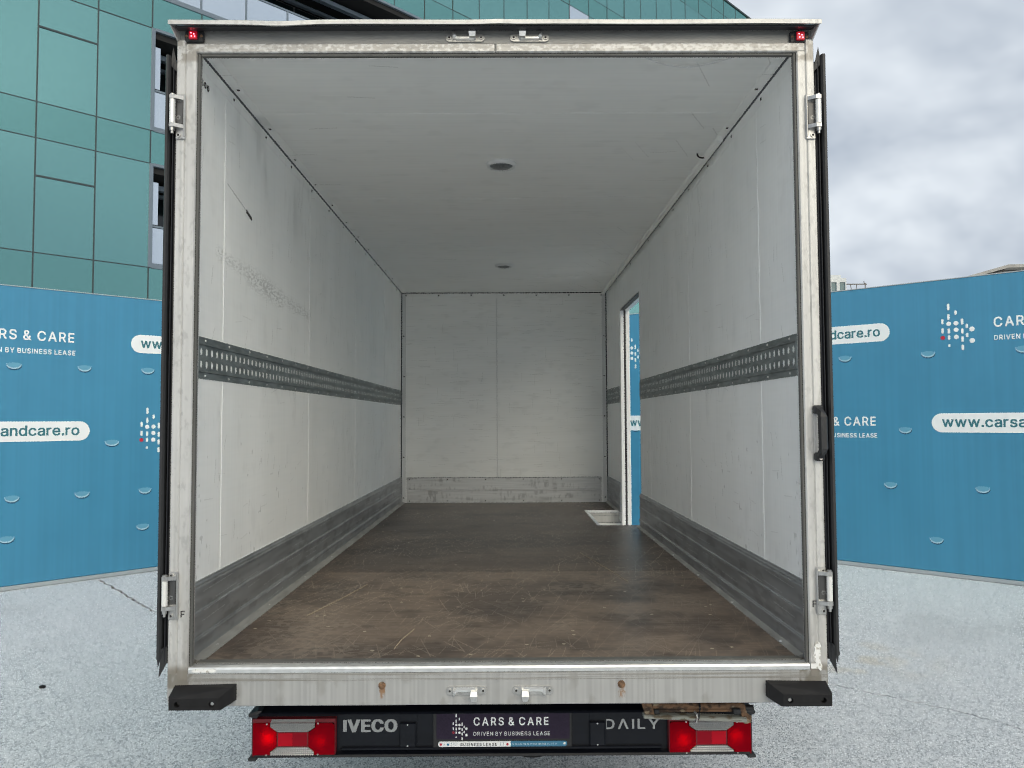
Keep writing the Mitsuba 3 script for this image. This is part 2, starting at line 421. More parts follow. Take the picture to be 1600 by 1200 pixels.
def rust_color(p, n, uv):
    a = fbm(p.x * 45, p.y * 45, p.z * 45, 4)
    return mix(mix((0.045, 0.030, 0.022), (0.20, 0.115, 0.065), smoothstep(0.3, 0.6, a)), (0.30, 0.24, 0.17), smoothstep(0.62, 0.75, fbm(p.x * 30, p.y * 30, p.z * 60 + 9, 3)))


mat('rust', proc(rust_color), 0.85, bump=lambda p, n, uv: fbm(p.x * 150, p.y * 150, p.z * 150, 2), bump_scale=0.002)
mat('old_paint_grey', proc(lambda p, n, uv: mix((0.30, 0.31, 0.28), (0.14, 0.115, 0.08), smoothstep(0.48, 0.66, fbm(p.x * 30, p.y * 40, p.z * 70, 4)))), 0.7)


def banner_color(p, n, uv):
    l = p.x * 1.37
    return mi.Color3f(0.052, 0.245, 0.405) * (0.92 + 0.06 * noise(l * 60, p.z * 0.7, 1.0) + 0.04 * noise(l * 14, p.z * 0.3, 5.0) + 0.06 * noise(l * 3, p.z * 2, 5.0))


mat('banner_blue', proc(banner_color), 0.38, specular=0.55, bump=lambda p, n, uv: fbm(p.x * 3, p.z * 1.2, p.y * 0.5, 3) + 0.06 * noise(p.x * 50, p.z * 2, 3.0), bump_scale=0.012)
mat('drop_light', (0.125, 0.35, 0.50), 0.4)
mat('drop_white', (0.38, 0.57, 0.68), 0.4)
mat('drop_dark', (0.012, 0.085, 0.16), 0.4)
mat('fence_rail', (0.42, 0.46, 0.48), 0.5, 0.3)


def ground_color(p, n, uv):
    x, y = p.x, p.y
    c1, _, r1 = voronoi(x * 88 + 0.35 * noise(x * 60, y * 60, 1.0), y * 66)
    c2, _, r2 = voronoi(x * 170 + 11, y * 140 + 5)
    big = fbm(x * 0.5, y * 0.5, 3.0, 3)
    col = mix((0.425, 0.45, 0.475), (0.52, 0.54, 0.562), noise(x * 30, y * 30, 4.0)) * (0.93 + 0.13 * big)
    thr = 0.29 + 0.16 * (fbm(x * 2.3, y * 2.3, 6.0, 3) - 0.5)
    dark = dr.select((r1 < thr) & (c1 < 0.52), 1.0, 0.0)
    col = mix(col, (0.20, 0.225, 0.25), 0.9 * dark)
    dark2 = dr.select((r2 < 0.20) & (c2 < 0.5), 1.0, 0.0)
    col = mix(col, (0.15, 0.17, 0.19), 0.75 * dark2)
    lite = dr.select((r2 > 0.86) & (c2 < 0.45), 1.0, 0.0)
    col = mix(col, (0.86, 0.88, 0.89), 0.8 * lite)
    tan = smoothstep(0.42, 0.62, fbm(x * 5, y * 5, 15.0, 4)) * smoothstep(0.75, 0.1, dr.sqrt(dr.square((x - 2.45) / 1.2) + dr.square(y - 5.7)))
    col = col * (1 - 0.55 * tan) + col * mi.Color3f(1.0, 0.86, 0.66) * (0.55 * tan)
    st = smoothstep(0.60, 0.72, fbm(x * 1.1 + 9, y * 1.1, 25.0, 4))
    return col * (1 - 0.10 * st)


mat('ground_chips', proc(ground_color), 0.75, bump=lambda p, n, uv: noise(p.x * 110, p.y * 110, 1.0), bump_scale=0.0015)
mat('joint_soil', proc(lambda p, n, uv: mix((0.035, 0.03, 0.025), (0.15, 0.11, 0.07), smoothstep(0.4, 0.65, fbm(p.x * 40, p.y * 40, 1.0, 3)))), 0.95)

# building
scene['green_glass'] = {'type': 'twosided', 'bsdf': {'type': 'blendbsdf', 'weight': 0.80,
                        'a': {'type': 'diffuse', 'reflectance': {'type': 'rgb', 'value': [0.025, 0.085, 0.075]}},
                        'b': {'type': 'roughconductor', 'material': 'none', 'alpha': 0.03, 'specular_reflectance': {'type': 'rgb', 'value': [0.30, 0.58, 0.545]}}}}
scene['green_spandrel'] = {'type': 'twosided', 'bsdf': {'type': 'blendbsdf', 'weight': 0.76,
                           'a': {'type': 'diffuse', 'reflectance': {'type': 'rgb', 'value': [0.025, 0.085, 0.075]}},
                           'b': {'type': 'roughconductor', 'material': 'none', 'alpha': 0.04, 'specular_reflectance': {'type': 'rgb', 'value': [0.27, 0.55, 0.51]}}}}
scene['pale_glass'] = {'type': 'twosided', 'bsdf': {'type': 'blendbsdf', 'weight': 0.75,
                       'a': {'type': 'diffuse', 'reflectance': {'type': 'rgb', 'value': [0.45, 0.52, 0.58]}},
                       'b': {'type': 'roughconductor', 'material': 'none', 'alpha': 0.03, 'specular_reflectance': {'type': 'rgb', 'value': [0.78, 0.84, 0.90]}}}}
mat('dark_glass', (0.008, 0.016, 0.018), 0.08, specular=0.6)
mat('mullion_dark', (0.045, 0.06, 0.065), 0.45, 0.3)
mat('frame_bluegrey', (0.16, 0.20, 0.24), 0.45, 0.3)
mat('soffit_black', (0.012, 0.012, 0.012), 0.8)
mat('slab_grey', (0.22, 0.23, 0.23), 0.8)
mat('render_white', proc(lambda p, n, uv: mi.Color3f(0.62, 0.64, 0.63) * (0.9 + 0.15 * fbm(p.x * 0.6, p.z * 0.5, 1.0, 3))), 0.8)
mat('far_window', (0.03, 0.10, 0.12), 0.12, specular=0.7)
mat('hall_cladding', proc(lambda p, n, uv: mi.Color3f(0.34, 0.33, 0.31) * (0.9 + 0.2 * noise(p.x * 3, p.z * 3, p.y))), 0.7)
mat('hall_steel', (0.13, 0.115, 0.10), 0.6)

# ------------------------------------------------------------------ ground, with its open joints
random_path = np.random.default_rng(3)


def wander(pts, amp, step):
    out = []
    for a, b in zip(pts[:-1], pts[1:]):
        a, b = np.array(a), np.array(b)
        n = max(2, int(np.linalg.norm(b - a) / step))
        t = np.linspace(0, 1, n, endpoint=False)
        out += [a + (b - a) * x + random_path.normal(0, amp, 2) for x in t]
    return [tuple(p) for p in out] + [tuple(pts[-1])]


def crack_poly(pts, w, amp, step):
    line = wander(pts, amp, step)
    return unary_union([LineString([p, q]).buffer(w * (0.55 + 0.9 * random_path.random()) / 2, 2) for p, q in zip(line[:-1], line[1:])])


cracks = [crack_poly([(1.15, 5.75), (2.154, 5.09), (2.423, 4.877), (2.686, 4.64), (2.887, 4.372), (3.6, 3.7)], 0.008, 0.008, 0.05),
          crack_poly([(-4.52, 8.60), (-3.965, 7.99), (-3.268, 7.183), (-2.0, 5.75), (-1.3, 5.0)], 0.024, 0.010, 0.06),
          crack_poly([(-2.1, 3.6), (-1.608, 3.992), (-1.372, 4.177), (-0.9, 4.75)], 0.006, 0.008, 0.05)]
patch_g = sbox(-9, -1, 9, 15)
m = ext(patch_g.difference(unary_union(cracks)), 0.03)
m.apply_translation([0, 0, -0.03])
R_ = 900.0
ring = Polygon([(-R_, -R_), (R_, -R_), (R_, R_), (-R_, R_)], [[(-9, -1), (9, -1), (9, 15), (-9, 15)]])
m2 = ext(ring, 0.03)
m2.apply_translation([0, 0, -0.03])
g = put('ground', cat(m, m2), 'ground_chips')
tag(g, 'pale grey speckled resin chip ground', None, None, 'structure')
k = put('ground__joint_filler', bx(-8.9, 8.9, -0.9, 14.9, -0.034, -0.014), 'joint_soil')
labels[k] = {'label': 'brown soil in the ground joints'}

# ------------------------------------------------------------------ blue hoardings
CORNER = np.array([-0.1, 12.914, 0.0])
LOGO = dict(  # columns of the mark: x, bars (z0, z1), dots (z, r), in units of its height
    bars=[(0.022, [(0.575, 0.685), (0.375, 0.49)]), (0.14, [(0.86, 1.0), (0.655, 0.78), (0.365, 0.475), (0.235, 0.33), (0.085, 0.14)]), (0.275, [(0.75, 0.845)]),
          (0.39, [(0.535, 0.665), (0.345, 0.46), (0.175, 0.29), (0.0, 0.115)]), (0.475, [(0.455, 0.545), (0.265, 0.355)])],
    dots=[(0.14, 0.575, 0.046), (0.275, 0.575, 0.046), (0.275, 0.435, 0.046), (0.275, 0.285, 0.046), (0.565, 0.43, 0.050), (0.565, 0.19, 0.050)], red=(0.022, 0.285, 0.042))


def logo_polys(h, sx=1.0):
    """The white pieces and the red dot of the mark, h tall."""
    white = []
    for x, bars in LOGO['bars']:
        for a, b in bars:
            g = stadium(-(b - a) / 2, (b - a) / 2, -0.023, 0.023)
            white.append(('logo_bar', affinity.translate(affinity.rotate(g, 90, origin=(0, 0)), x * sx, (a + b) / 2)))
    for x, z, r in LOGO['dots']:
        white.append(('logo_dot', Point(x * sx, z).buffer(r, 10)))
    x, z, r = LOGO['red']
    sc = lambda g: affinity.scale(g, h, h, origin=(0, 0))
    return [(nm, sc(g)) for nm, g in white], sc(Point(x * sx, z).buffer(r, 10))


def hoarding(label, o, d, s0, s1, height, row1, row2, drops, zs):
    """A sheet fence; s runs along d from the corner o. row1, row2: where a mark of each row starts; PER is the repeat."""
    k = key('banner_hoarding')
    tag(k, label, 'hoarding', 'blue printed hoardings round the yard')
    d = np.array([d[0], d[1], 0.0]); d /= np.linalg.norm(d)
    nrm = np.array([d[1], -d[0], 0.0])
    up = np.array([0, 0, 1.0])
    b = bx(s0, s1, 0.05, height, -0.06, 0.0, 0.004)
    scene[k + '__banner_sheet'] = mikit.ply(place(b, o, d, up, nrm), 'banner_blue')
    scene[k + '__foot_rail'] = mikit.ply(place(bx(s0, s1, 0.004, 0.046, -0.05, 0.006, 0.003), o, d, up, nrm), 'fence_rail')
    scene[k + '__top_rail'] = mikit.ply(place(bx(s0, s1, height + 0.001, height + 0.012, -0.062, 0.004, 0.003), o, d, up, nrm), 'fence_rail')
    post = [bx(x - 0.03, x + 0.03, 0.0, height - 0.1, -0.125, -0.063) for x in np.arange(s0 + 0.2, s1, 2.0)]
    for i, pm in enumerate(post):
        scene[f'{k}__post' + (f'_{i:03d}' if i else '')] = mikit.ply(place(pm, o, d, up, nrm), 'fence_rail')
    PER = 4.19
    cnt = {}

    def part(name, m, mt):
        i = cnt.get(name, 0); cnt[name] = i + 1
        scene[f'{k}__{name}' + (f'_{i:03d}' if i else '')] = mikit.ply(place(m, o + nrm * 0.0015, d, up, nrm), mt)

    for start, zc in ((row1, zs[0]), (row2, zs[1])):
        for q in range(-3, 4):
            a = start + q * PER
            e = a + 3.68
            if e < s0 + 0.1 or a > s1 - 0.1 or a < s0 or e > s1:
                continue
            w, r = logo_polys(0.523, 1.0)
            for nm, pg in w + [('red_logo_dot', r)]:
                lm = ext(pg, 0.002); lm.apply_translation([a, zc - 0.262, 0]); part(nm, lm, 'print_red' if nm[0] == 'r' else 'print_white')
            t1 = fit_txt('CARS & CARE', 0.100, 0.95, True, space=0.35, sx=0.88); t1.apply_translation([a + 0.5, zc - 0.035 + 0.005, 0]); part('lettering', t1, 'print_white')
            t2 = fit_txt('DRIVEN BY BUSINESS LEASE', 0.050, 0.95, True, space=0.35, sx=0.86); t2.apply_translation([a + 0.5, zc - 0.172, 0]); part('lettering', t2, 'print_white')
            p0 = a + 1.45 + 0.545
            pm = ext(stadium(p0, p0 + 1.66, zc - 0.106, zc + 0.106), 0.002); part('address_pill', pm, 'print_white')
            t3 = fit_txt('www.carsandcare.ro', 0.105, 1.45, True); t3.apply_translation([p0 + 0.105, zc - 0.042, 0.003]); part('address_lettering', t3, 'print_teal')
    for s, z in drops:
        if not s0 + 0.2 < s < s1 - 0.2:
            continue
        rr = random_path.random
        el = affinity.translate(affinity.scale(Point(0, 0).buffer(1, 10), 0.066 + 0.008 * rr(), 0.050), s, z)
        cut = sbox(s - 1, z - 1, s + 1, z + 0.010)
        bodyp = el.intersection(cut)
        top = affinity.translate(affinity.scale(Point(0, 0).buffer(1, 10), 0.060, 0.022), s, z + 0.008)
        bodyp = bodyp.union(affinity.scale(top, 0.9, 0.55))
        dark = affinity.translate(bodyp, 0.003, -0.012).difference(bodyp)
        rim = bodyp.difference(affinity.translate(affinity.scale(bodyp, 0.97, 0.97), 0, 0.0125))
        for nm, pg, mt in (('droplet_body', bodyp.difference(rim), 'drop_light'), ('droplet_shadow', dark, 'drop_dark'), ('droplet_rim', rim, 'drop_white')):
            part(nm, ext(pg.simplify(0.0006), 0.001), mt)
    return k


dl = [(-7.015 + 0.67 * i, 2.352) for i in range(-4, 11)] + [(-6.049 + 1.34 * i, 1.52) for i in range(-2, 5)] + [(-6.344 + 0.66 * i, 0.96) for i in range(-4, 10)] + [(-5.703 + 1.34 * i, 0.544) for i in range(-2, 5)]
drr = [(5.593 + 0.9 * i, 2.474) for i in range(-6, 6)] + [(6.236 + 1.8 * i, 1.622) for i in range(-3, 3)] + [(6.064 + 0.92 * i, 0.99) for i in range(-6, 6)] + [(6.524 + 1.84 * i, 0.407) for i in range(-3, 3)]
hoarding('blue printed hoarding left of the truck, in front of the green glass building', CORNER, (0.724, 0.69), -13.0, -0.08, 3.172, -7.86, -5.745, dl, (2.648, 1.645))
hoarding('blue printed hoarding right of the truck, under the open cloudy sky', CORNER, (0.743, -0.67), 0.08, 13.5, 3.275, 6.635, 4.515, drr, (2.745, 1.69))

# ------------------------------------------------------------------ green glass office building
B = 'glass_office_building'
tag(B, 'green mirrored glass office building with dark gridded facade behind the left hoarding', 'building')
_ph = math.radians(45.054)
BN = np.array([math.cos(_ph), -math.sin(_ph), 0.0])
BD = np.array([math.sin(_ph), math.cos(_ph), 0.0])
BO = BN * -22.235 + BD * 5.188
BW = 1.408


def bplace(m, tilt=None):
    return place(m, BO, BD, np.array([0, 0, 1.0]), BN)      # local: x along the facade, y up, z out of it


def bput(name, m, mt):
    return put(B + '__' + name, bplace(m), mt)


B0, B1 = -7, 33
lev = [9.95 + 3.9 * (j - 1) for j in range(-1, 5)]        # bottoms of the vision bands j=-1..4
LOG = set(range(2, 13))


def pane(a, b, z0, z1, tilt):
    m = bx(a, b, z0, z1, -0.03, 0.0, 0.003)
    c = np.array([(a + b) / 2, (z0 + z1) / 2, 0])
    M = trimesh.transformations.euler_matrix(*(nr.normal(0, tilt, 2)), 0)
    m.apply_translation(-c); m.apply_transform(M); m.apply_translation(c)
    return m


for j, zb in zip(range(-1, 5), lev):
    for i in range(B0, B1):
        a, b = i * BW + 0.012, (i + 1) * BW - 0.012
        log = i in LOG and j in (0, 1, 2)
        if not log and j >= 0:
            if i == 0:
                bput('vision_pane', pane(a, b, zb + 0.012, zb + 1.96, 0.005), 'green_glass')
                bput('vision_pane', pane(a, b, zb + 2.0, zb + 2.945, 0.0045), 'green_glass')
            elif (i, j) == (15, 3):
                m = bx(a, b, zb + 0.012, zb + 2.945, -0.03, 0.0, 0.003)
                k = bput('open_window', m, 'pale_glass')
                labels[k] = {'label': 'pale bluish window pane'}
            else:
                bput('vision_pane', pane(a, b, zb + 0.012, zb + 2.945, 0.0045), 'green_glass')
        bput('spandrel_pane', pane(a, b, zb + 2.969, zb + 3.888, 0.0045), 'green_spandrel')
# parapet row
for i in range(B0, B1):
    bput('parapet_pane', pane(i * BW + 0.012, (i + 1) * BW - 0.012, 25.56, 26.5, 0.0018), 'green_spandrel')
bput('roof_cap', bx(B0 * BW, B1 * BW, 26.5, 26.6, -0.4, 0.06, 0.01), 'mullion_dark')
# mullions and transoms, proud of the glass
for i in range(B0, B1 + 1):
    segs = [(2.0, 26.5)]
    if i - 1 in LOG and i in LOG:
        segs = [(2.0, 6.05), (9.0, 9.95), (12.9, 13.85), (16.8, 26.5)]
    for s, e in segs:
        bput('mullion', bx(i * BW - 0.018, i * BW + 0.018, s, e, -0.05, 0.012), 'mullion_dark')
for z in [l for zb in lev for l in (zb, zb + 2.957)] + [25.55]:
    bput('transom', bx(B0 * BW, B1 * BW, z - 0.012, z + 0.012, -0.052, 0.006), 'mullion_dark')
for j, zb in zip(range(0, 5), lev[1:]):
    bput('sash_bar', bx(0.018, BW - 0.018, zb + 1.955, zb + 2.005, -0.03, 0.016, 0.004), 'mullion_dark')
# body of the building behind the skin
XL, XR = B0 * BW, B1 * BW
la, lb = 2 * BW, 13 * BW
body = [bx(XL, XR, 0, 6.0, -14, -0.06), bx(XL, la, 6.0, 16.85, -14, -0.06), bx(lb, XR, 6.0, 16.85, -14, -0.06), bx(XL, XR, 16.85, 26.4, -14, -0.06), bx(la, lb, 6.0, 16.85, -14, -2.2)]
bput('core', body, 'slab_grey')
for j, zb in zip((0, 1, 2), lev[1:4]):
    z1 = zb + 2.957
    bput('balcony_ceiling', bx(la + 0.01, lb - 0.01, z1 - 0.25, z1 + 0.93, -2.2, -0.06), 'soffit_black')
    bput('balcony_beam', [bx(la + 0.01, lb - 0.01, z1 - 0.52, z1 - 0.38, -0.9, -0.7), bx(la + 0.01, lb - 0.01, z1 - 0.5, z1 - 0.4, -1.7, -1.55)], 'frame_bluegrey')
    bput('balcony_side', [bx(la, la + 0.02, zb, z1, -2.2, -0.06), bx(lb - 0.02, lb, zb, z1, -2.2, -0.06)], 'soffit_black')
    bput('balcony_frame', [bx(la - 0.02, la + 0.09, zb, z1, -0.12, 0.03, 0.006), bx(lb - 0.09, lb + 0.02, zb, z1, -0.12, 0.03, 0.006), bx(la + 0.09, lb - 0.09, z1 - 0.07, z1 + 0.02, -0.12, 0.03, 0.006),
                           bx(la + 0.09, lb - 0.09, zb - 0.02, zb + 0.12, -0.12, 0.03, 0.006)], 'frame_bluegrey')
    bput('balcony_rail', bx(la + 0.09, lb - 0.09, zb + 1.16, zb + 1.22, -0.09, -0.03, 0.006), 'frame_bluegrey')
    bput('return_pane', bx(la + 0.10, la + 0.25, zb + 1.24, zb + 2.45, -0.05, -0.03), 'pale_glass')
    for i in range(2, 13):
        bput('balustrade_pane', bx(i * BW + (0.10 if i == 2 else 0.03), (i + 1) * BW - 0.03, zb + 0.14, zb + 1.15, -0.07, -0.05, 0.003), 'pale_glass')
        bput('balcony_glass', bx(i * BW + 0.04, (i + 1) * BW - 0.04, zb + 0.05, z1 - 0.3, -2.18, -2.14), 'dark_glass')
        bput('balustrade_post', bx((i + 1) * BW - 0.025, (i + 1) * BW + 0.025, zb + 0.12, zb + 1.16, -0.09, -0.03), 'frame_bluegrey')

# ------------------------------------------------------------------ far buildings at the right
k = key('white_building'); tag(k, 'small white far building with tall teal windows, beside the right truck door edge', 'building')
Y0 = 150.0
cols = [x for x in np.arange(47.0, 66.5, 1.68)]
wl = Polygon([(46, 0), (66.95, 0), (66.95, 29.3), (65.9, 29.3), (65.9, 29.9), (46, 29.9)])
holes = []
for x in cols:
    for z in (25.4, 21.2, 17.0, 12.8):
        holes.append(sbox(x + 0.15, z, x + 1.25, z + 3.1))
scene[k + '__wall'] = mikit.ply(xz(wl.difference(unary_union(holes)), Y0, 0.4), 'render_white')
scene[k + '__core'] = mikit.ply(bx(46.1, 66.8, Y0 + 0.6, Y0 + 14, 0, 29.2), 'render_white')
for i, h in enumerate(holes):
    x0, z0, x1, z1 = h.bounds
    scene[f'{k}__window' + (f'_{i:03d}' if i else '')] = mikit.ply(bx(x0, x1, Y0 + 0.3, Y0 + 0.36, z0, z1), 'far_window')
fr = [bx(67.0, 71.5, Y0 + 1, Y0 + 1.15, 28.15, 28.35), bx(71.1, 71.25, Y0 + 1, Y0 + 1.15, 26.0, 28.5), bx(67.0, 71.5, Y0 + 0.5, Y0 + 5, 0, 26.6)]
for a, b in (((68.2, 28.2), (68.5, 26.6)), ((69.5, 28.2), (69.2, 26.6)), ((71.0, 28.2), (70.9, 28.9))):
    fr.append(cyl((a[0], Y0 + 1.05, a[1]), (b[0], Y0 + 1.05, b[1]), 0.07, 8))
fr.append(bx(68.2, 69.5, Y0 + 0.9, Y0 + 1.6, 26.6, 26.95))
scene[k + '__roof_frame'] = mikit.ply(cat(*fr), 'hall_steel')

k = key('truss_roof_hall'); tag(k, 'brown grey hall roof with lattice struts rising above the right hoarding', 'building')
roof = Polygon([(33.5, 12.05), (36.0, 12.78), (39.7, 13.82), (41.0, 13.84), (58, 13.3), (58, 13.05), (41.0, 13.6), (39.7, 13.57), (36.0, 12.55), (33.5, 11.85)])
scene[k + '__roof_edge'] = mikit.ply(xz(roof, 60.0, 12.0), 'hall_cladding')
pts = [(x, 13.6 - (39.7 - x) * 0.285 if x < 39.7 else 13.5) for x in np.arange(34.5, 57, 0.85)]
for i, (x, z) in enumerate(pts):
    x2 = x + (0.5 if i % 2 else -0.3)
    scene[f'{k}__strut' + (f'_{i:03d}' if i else '')] = mikit.ply(cyl((x, 60.5, z - 0.05), (x2, 60.5, z - 1.6), 0.07, 6), 'hall_steel')
scene[k + '__wall'] = mikit.ply(xz(Polygon([(33.5, 0), (58, 0), (58, 13.0), (41, 13.55), (39.7, 13.5), (36, 12.5), (33.5, 11.8)]), 61.2, 10.0), 'hall_cladding')

# ------------------------------------------------------------------ the box truck
TK = 'box_truck'
tag(TK, 'white box truck seen from behind with its empty cargo box open', 'truck')
YR, YI, YB = 2.65, 2.70, 8.007           # rear face of the frame, start of the walls, front wall
XLW, XRW, ZF, ZC = -1.108, 1.042, 0.891, 3.081
DY0, DY1, DZ = 6.02, 7.07, 2.76          # side door opening


def tput(name, m, mt, smooth=False):
    return put(TK + '__' + name, m, mt, smooth)


def tilt(m):
    """The cargo floor and what lies on it rise 22 mm towards the doors."""
    m = cat(m)
    m.vertices = m.vertices + np.array([0, 0, 1.0]) * (0.022 * (YB - m.vertices[:, 1:2]) / 5.35)
    return m


# --- side walls: core, skin panels with joint strips
seams = [YI, 2.99, 4.288, 5.60, 6.90, YB]


def wall_core(x0, x1, door):
    pg = sbox(YI, 0.80, YB + 0.045, 3.15)
    if door:
        pg = pg.difference(sbox(DY0, 0.5, DY1, DZ))
    return yz(pg, x0, x1)


LW, RW = 'side_wall', 'side_wall_001'
scene[f'{TK}__{LW}'] = mikit.ply(wall_core(-1.150, -1.112, False), 'body_white'); _used[f'{TK}__{LW}'] = 1
scene[f'{TK}__{RW}'] = mikit.ply(wall_core(1.046, 1.085, True), 'body_white')
labels[f'{TK}__{RW}'] = {'label': 'side wall with an open door near the front'}
seams_r = [YI, 3.14, 4.371, 5.60, 6.85, YB]
for wname, xa, xb, sm, door in ((LW, -1.112, -1.108, seams, False), (RW, 1.042, 1.046, seams_r, True)):
    inner = xb if xb < 0 else xa
    sgn = 1 if inner < 0 else -1
    for a, b in zip(sm[:-1], sm[1:]):
        pg = sbox(a + 0.002, ZF + 0.002, b - 0.002, ZC)
        if door:
            pg = pg.difference(sbox(DY0, 0.5, DY1, DZ))
        for g in getattr(pg, 'geoms', [pg]):
            # finely split so that the bump has somewhere to act
            tput(f'{wname}__panel', yz(g, xa, xb), 'wall_panel_skin')
    for s in sm[1:-1]:
        if door and DY0 - 0.02 < s < DY1 + 0.02:
            z0 = DZ + 0.01
        else:
            z0 = ZF + 0.26
        for za, zb_ in ((z0, 1.978 - 0.0765), (1.978 + 0.0765, ZC - 0.055)):
            if zb_ > z0:
                tput(f'{wname}__joint_strip', bx(inner - sgn * 0.001, inner + sgn * 0.0016, s - 0.0028, s + 0.0028, max(za, z0), zb_), 'joint_white')


# --- kick plates: ribbed alloy profile
def kick(x_wall, sgn, y0, y1):
    """Profile in (offset from the wall, z), run along y."""
    pr = [(0, 0), (0.012, 0), (0.012, 0.055), (0.016, 0.058), (0.016, 0.066), (0.012, 0.069), (0.012, 0.072), (0.009, 0.075), (0.009, 0.148), (0.014, 0.152), (0.014, 0.163), (0.009, 0.167),
          (0.009, 0.236), (0.013, 0.239), (0.013, 0.246), (0.009, 0.249), (0.009, 0.256), (0.005, 0.262), (0.005, 0.268), (0, 0.268)]
    pg = Polygon(pr)
    m = ext(pg, y1 - y0)
    if sgn > 0:
        m.apply_transform(frame_m((x_wall, y1, ZF), (1, 0, 0), (0, 0, 1), (0, -1, 0)))
    else:
        m.apply_transform(frame_m((x_wall, y0, ZF), (-1, 0, 0), (0, 0, 1), (0, 1, 0)))
    return m


tput(f'{LW}__kick_plate', tilt(kick(XLW, 1, YI, YB - 0.012)), 'kick_plate_alloy')
tput(f'{RW}__kick_plate', tilt(kick(XRW, -1, YI, 6.10 - 0.06)), 'kick_plate_alloy')
tput(f'{RW}__kick_plate', tilt(kick(XRW, -1, DY1 + 0.03, YB - 0.012)), 'kick_plate_alloy')


# --- cargo rails with their wavy slots
def slot(yc, zc):
    """A pair of wavy-sided openings, one above the other."""
    out = []
    for sg in (1, -1):
        body = affinity.scale(Point(0, 0).buffer(1, 6), 0.0098, 0.0165)
        body = affinity.translate(body, 0, sg * 0.0205).union(sbox(-0.0098, min(sg * 0.0205, sg * 0.030), 0.0098, max(sg * 0.0205, sg * 0.030)))
        bite = Point(0.004, 0).buffer(0.0115, 8)
        out.append(affinity.translate(body.difference(bite), yc, zc))
    return unary_union(out)


def rail(x_wall, sgn, y0, y1, zc):
    plate = sbox(y0 + 0.012, zc - 0.0475, y1 - 0.012, zc + 0.0475)
    holes, y = [], y0 + 0.036
    while y < y1 - 0.02:
        holes.append(slot(y, zc)); y += 0.0505
    plate = plate.difference(unary_union(holes))
    o = 0.0006
    xs = sorted((x_wall + sgn * o, x_wall + sgn * (o + 0.001)))
    ms = [yz(plate, xs[0], xs[1])]
    for s in (-1, 1):
        # flange on the wall and raised web
        fl = sorted((zc + s * 0.052, zc + s * 0.076))
        ms.append(bx(x_wall + sgn * 0.0004, x_wall + sgn * 0.0025, y0, y1, fl[0], fl[1], 0.0005))
        wz = sorted((zc + s * 0.047, zc + s * 0.052))
        ms.append(bx(x_wall + sgn * 0.0004, x_wall + sgn * (o + 0.007), y0, y1, wz[0], wz[1], 0.001))
    for e in (y0, y1 - 0.012):
        ms.append(bx(x_wall + sgn * 0.0004, x_wall + sgn * (o + 0.005), e, e + 0.012, zc - 0.047, zc + 0.047, 0.001))
    return cat(*ms)


ZR = 1.978
nrail = {}
for wn, xw, sg, y0, y1 in ((LW, XLW, 1, 2.742, YB - 0.01), (RW, XRW, -1, 2.742, DY0 - 0.004), (RW, XRW, -1, DY1 + 0.04, YB - 0.01)):
    k = tput(f'{wn}__cargo_rail', rail(xw, sg, y0, y1, ZR), 'galvanised')
    rv = []
    for z in (ZR + 0.064, ZR - 0.064):
        rv += [cyl((xw + sg * 0.002, y, z), (xw + sg * 0.0055, y, z), 0.0055, 8, 0.003) for y in np.arange(y0 + 0.07, y1, 0.24)]
    k = tput(f'{wn}__rail_rivet', rv, 'bright_alloy'); labels[k] = {'kind': 'stuff'}

# --- ceiling
CE = 'ceiling'
scene[f'{TK}__{CE}'] = mikit.ply(bx(-1.150, 1.085, YI, YB + 0.045, ZC + 0.004, 3.15), 'body_white')
cs = [YI, 3.285, 4.573, 5.86, 7.14, YB]
for a, b in zip(cs[:-1], cs[1:]):
    tput(f'{CE}__panel', bx(XLW, XRW, a + 0.002, b - 0.002, ZC, ZC + 0.004), 'ceiling_panel_skin')
for s in cs[1:-1]:
    tput(f'{CE}__joint_strip', bx(XLW + 0.05, XRW - 0.05, s - 0.003, s + 0.003, ZC - 0.0012, ZC + 0.001), 'joint_ceiling')
# corner angles with their rivets
rv = []
for xw, sg, wn in ((XLW, 1, LW), (XRW, -1, RW)):
    tput(f'{wn}__corner_trim', [bx(xw + sg * 0.0004, xw + sg * 0.002, YI, YB - 0.002, ZC - 0.055, ZC - 0.0075, 0.0005), bx(xw + sg * 0.0075, xw + sg * 0.05, YI, YB - 0.002, ZC - 0.0022, ZC - 0.0004, 0.0005)], 'wall_panel_skin')
    tput(f'{wn}__corner_seal', hull([(xw + sg * a, y, ZC - b) for y in (YI, YB - 0.002) for a, b in ((0.0005, 0.0005), (0.0075, 0.0005), (0.0005, 0.0075))]), 'joint_dark')
    for y in np.arange(YI + 0.37, YB, 0.415):
        rv.append(cyl((xw + sg * 0.002, y, ZC - 0.030), (xw + sg * 0.005, y, ZC - 0.030), 0.0075, 8, 0.005))
        rv.append(cyl((xw + sg * 0.030, y - 0.03, ZC - 0.002), (xw + sg * 0.030, y - 0.03, ZC - 0.005), 0.0075, 8, 0.005))
k = tput(f'{CE}__rivet', rv, 'dark_bolt'); labels[k] = {'kind': 'stuff'}
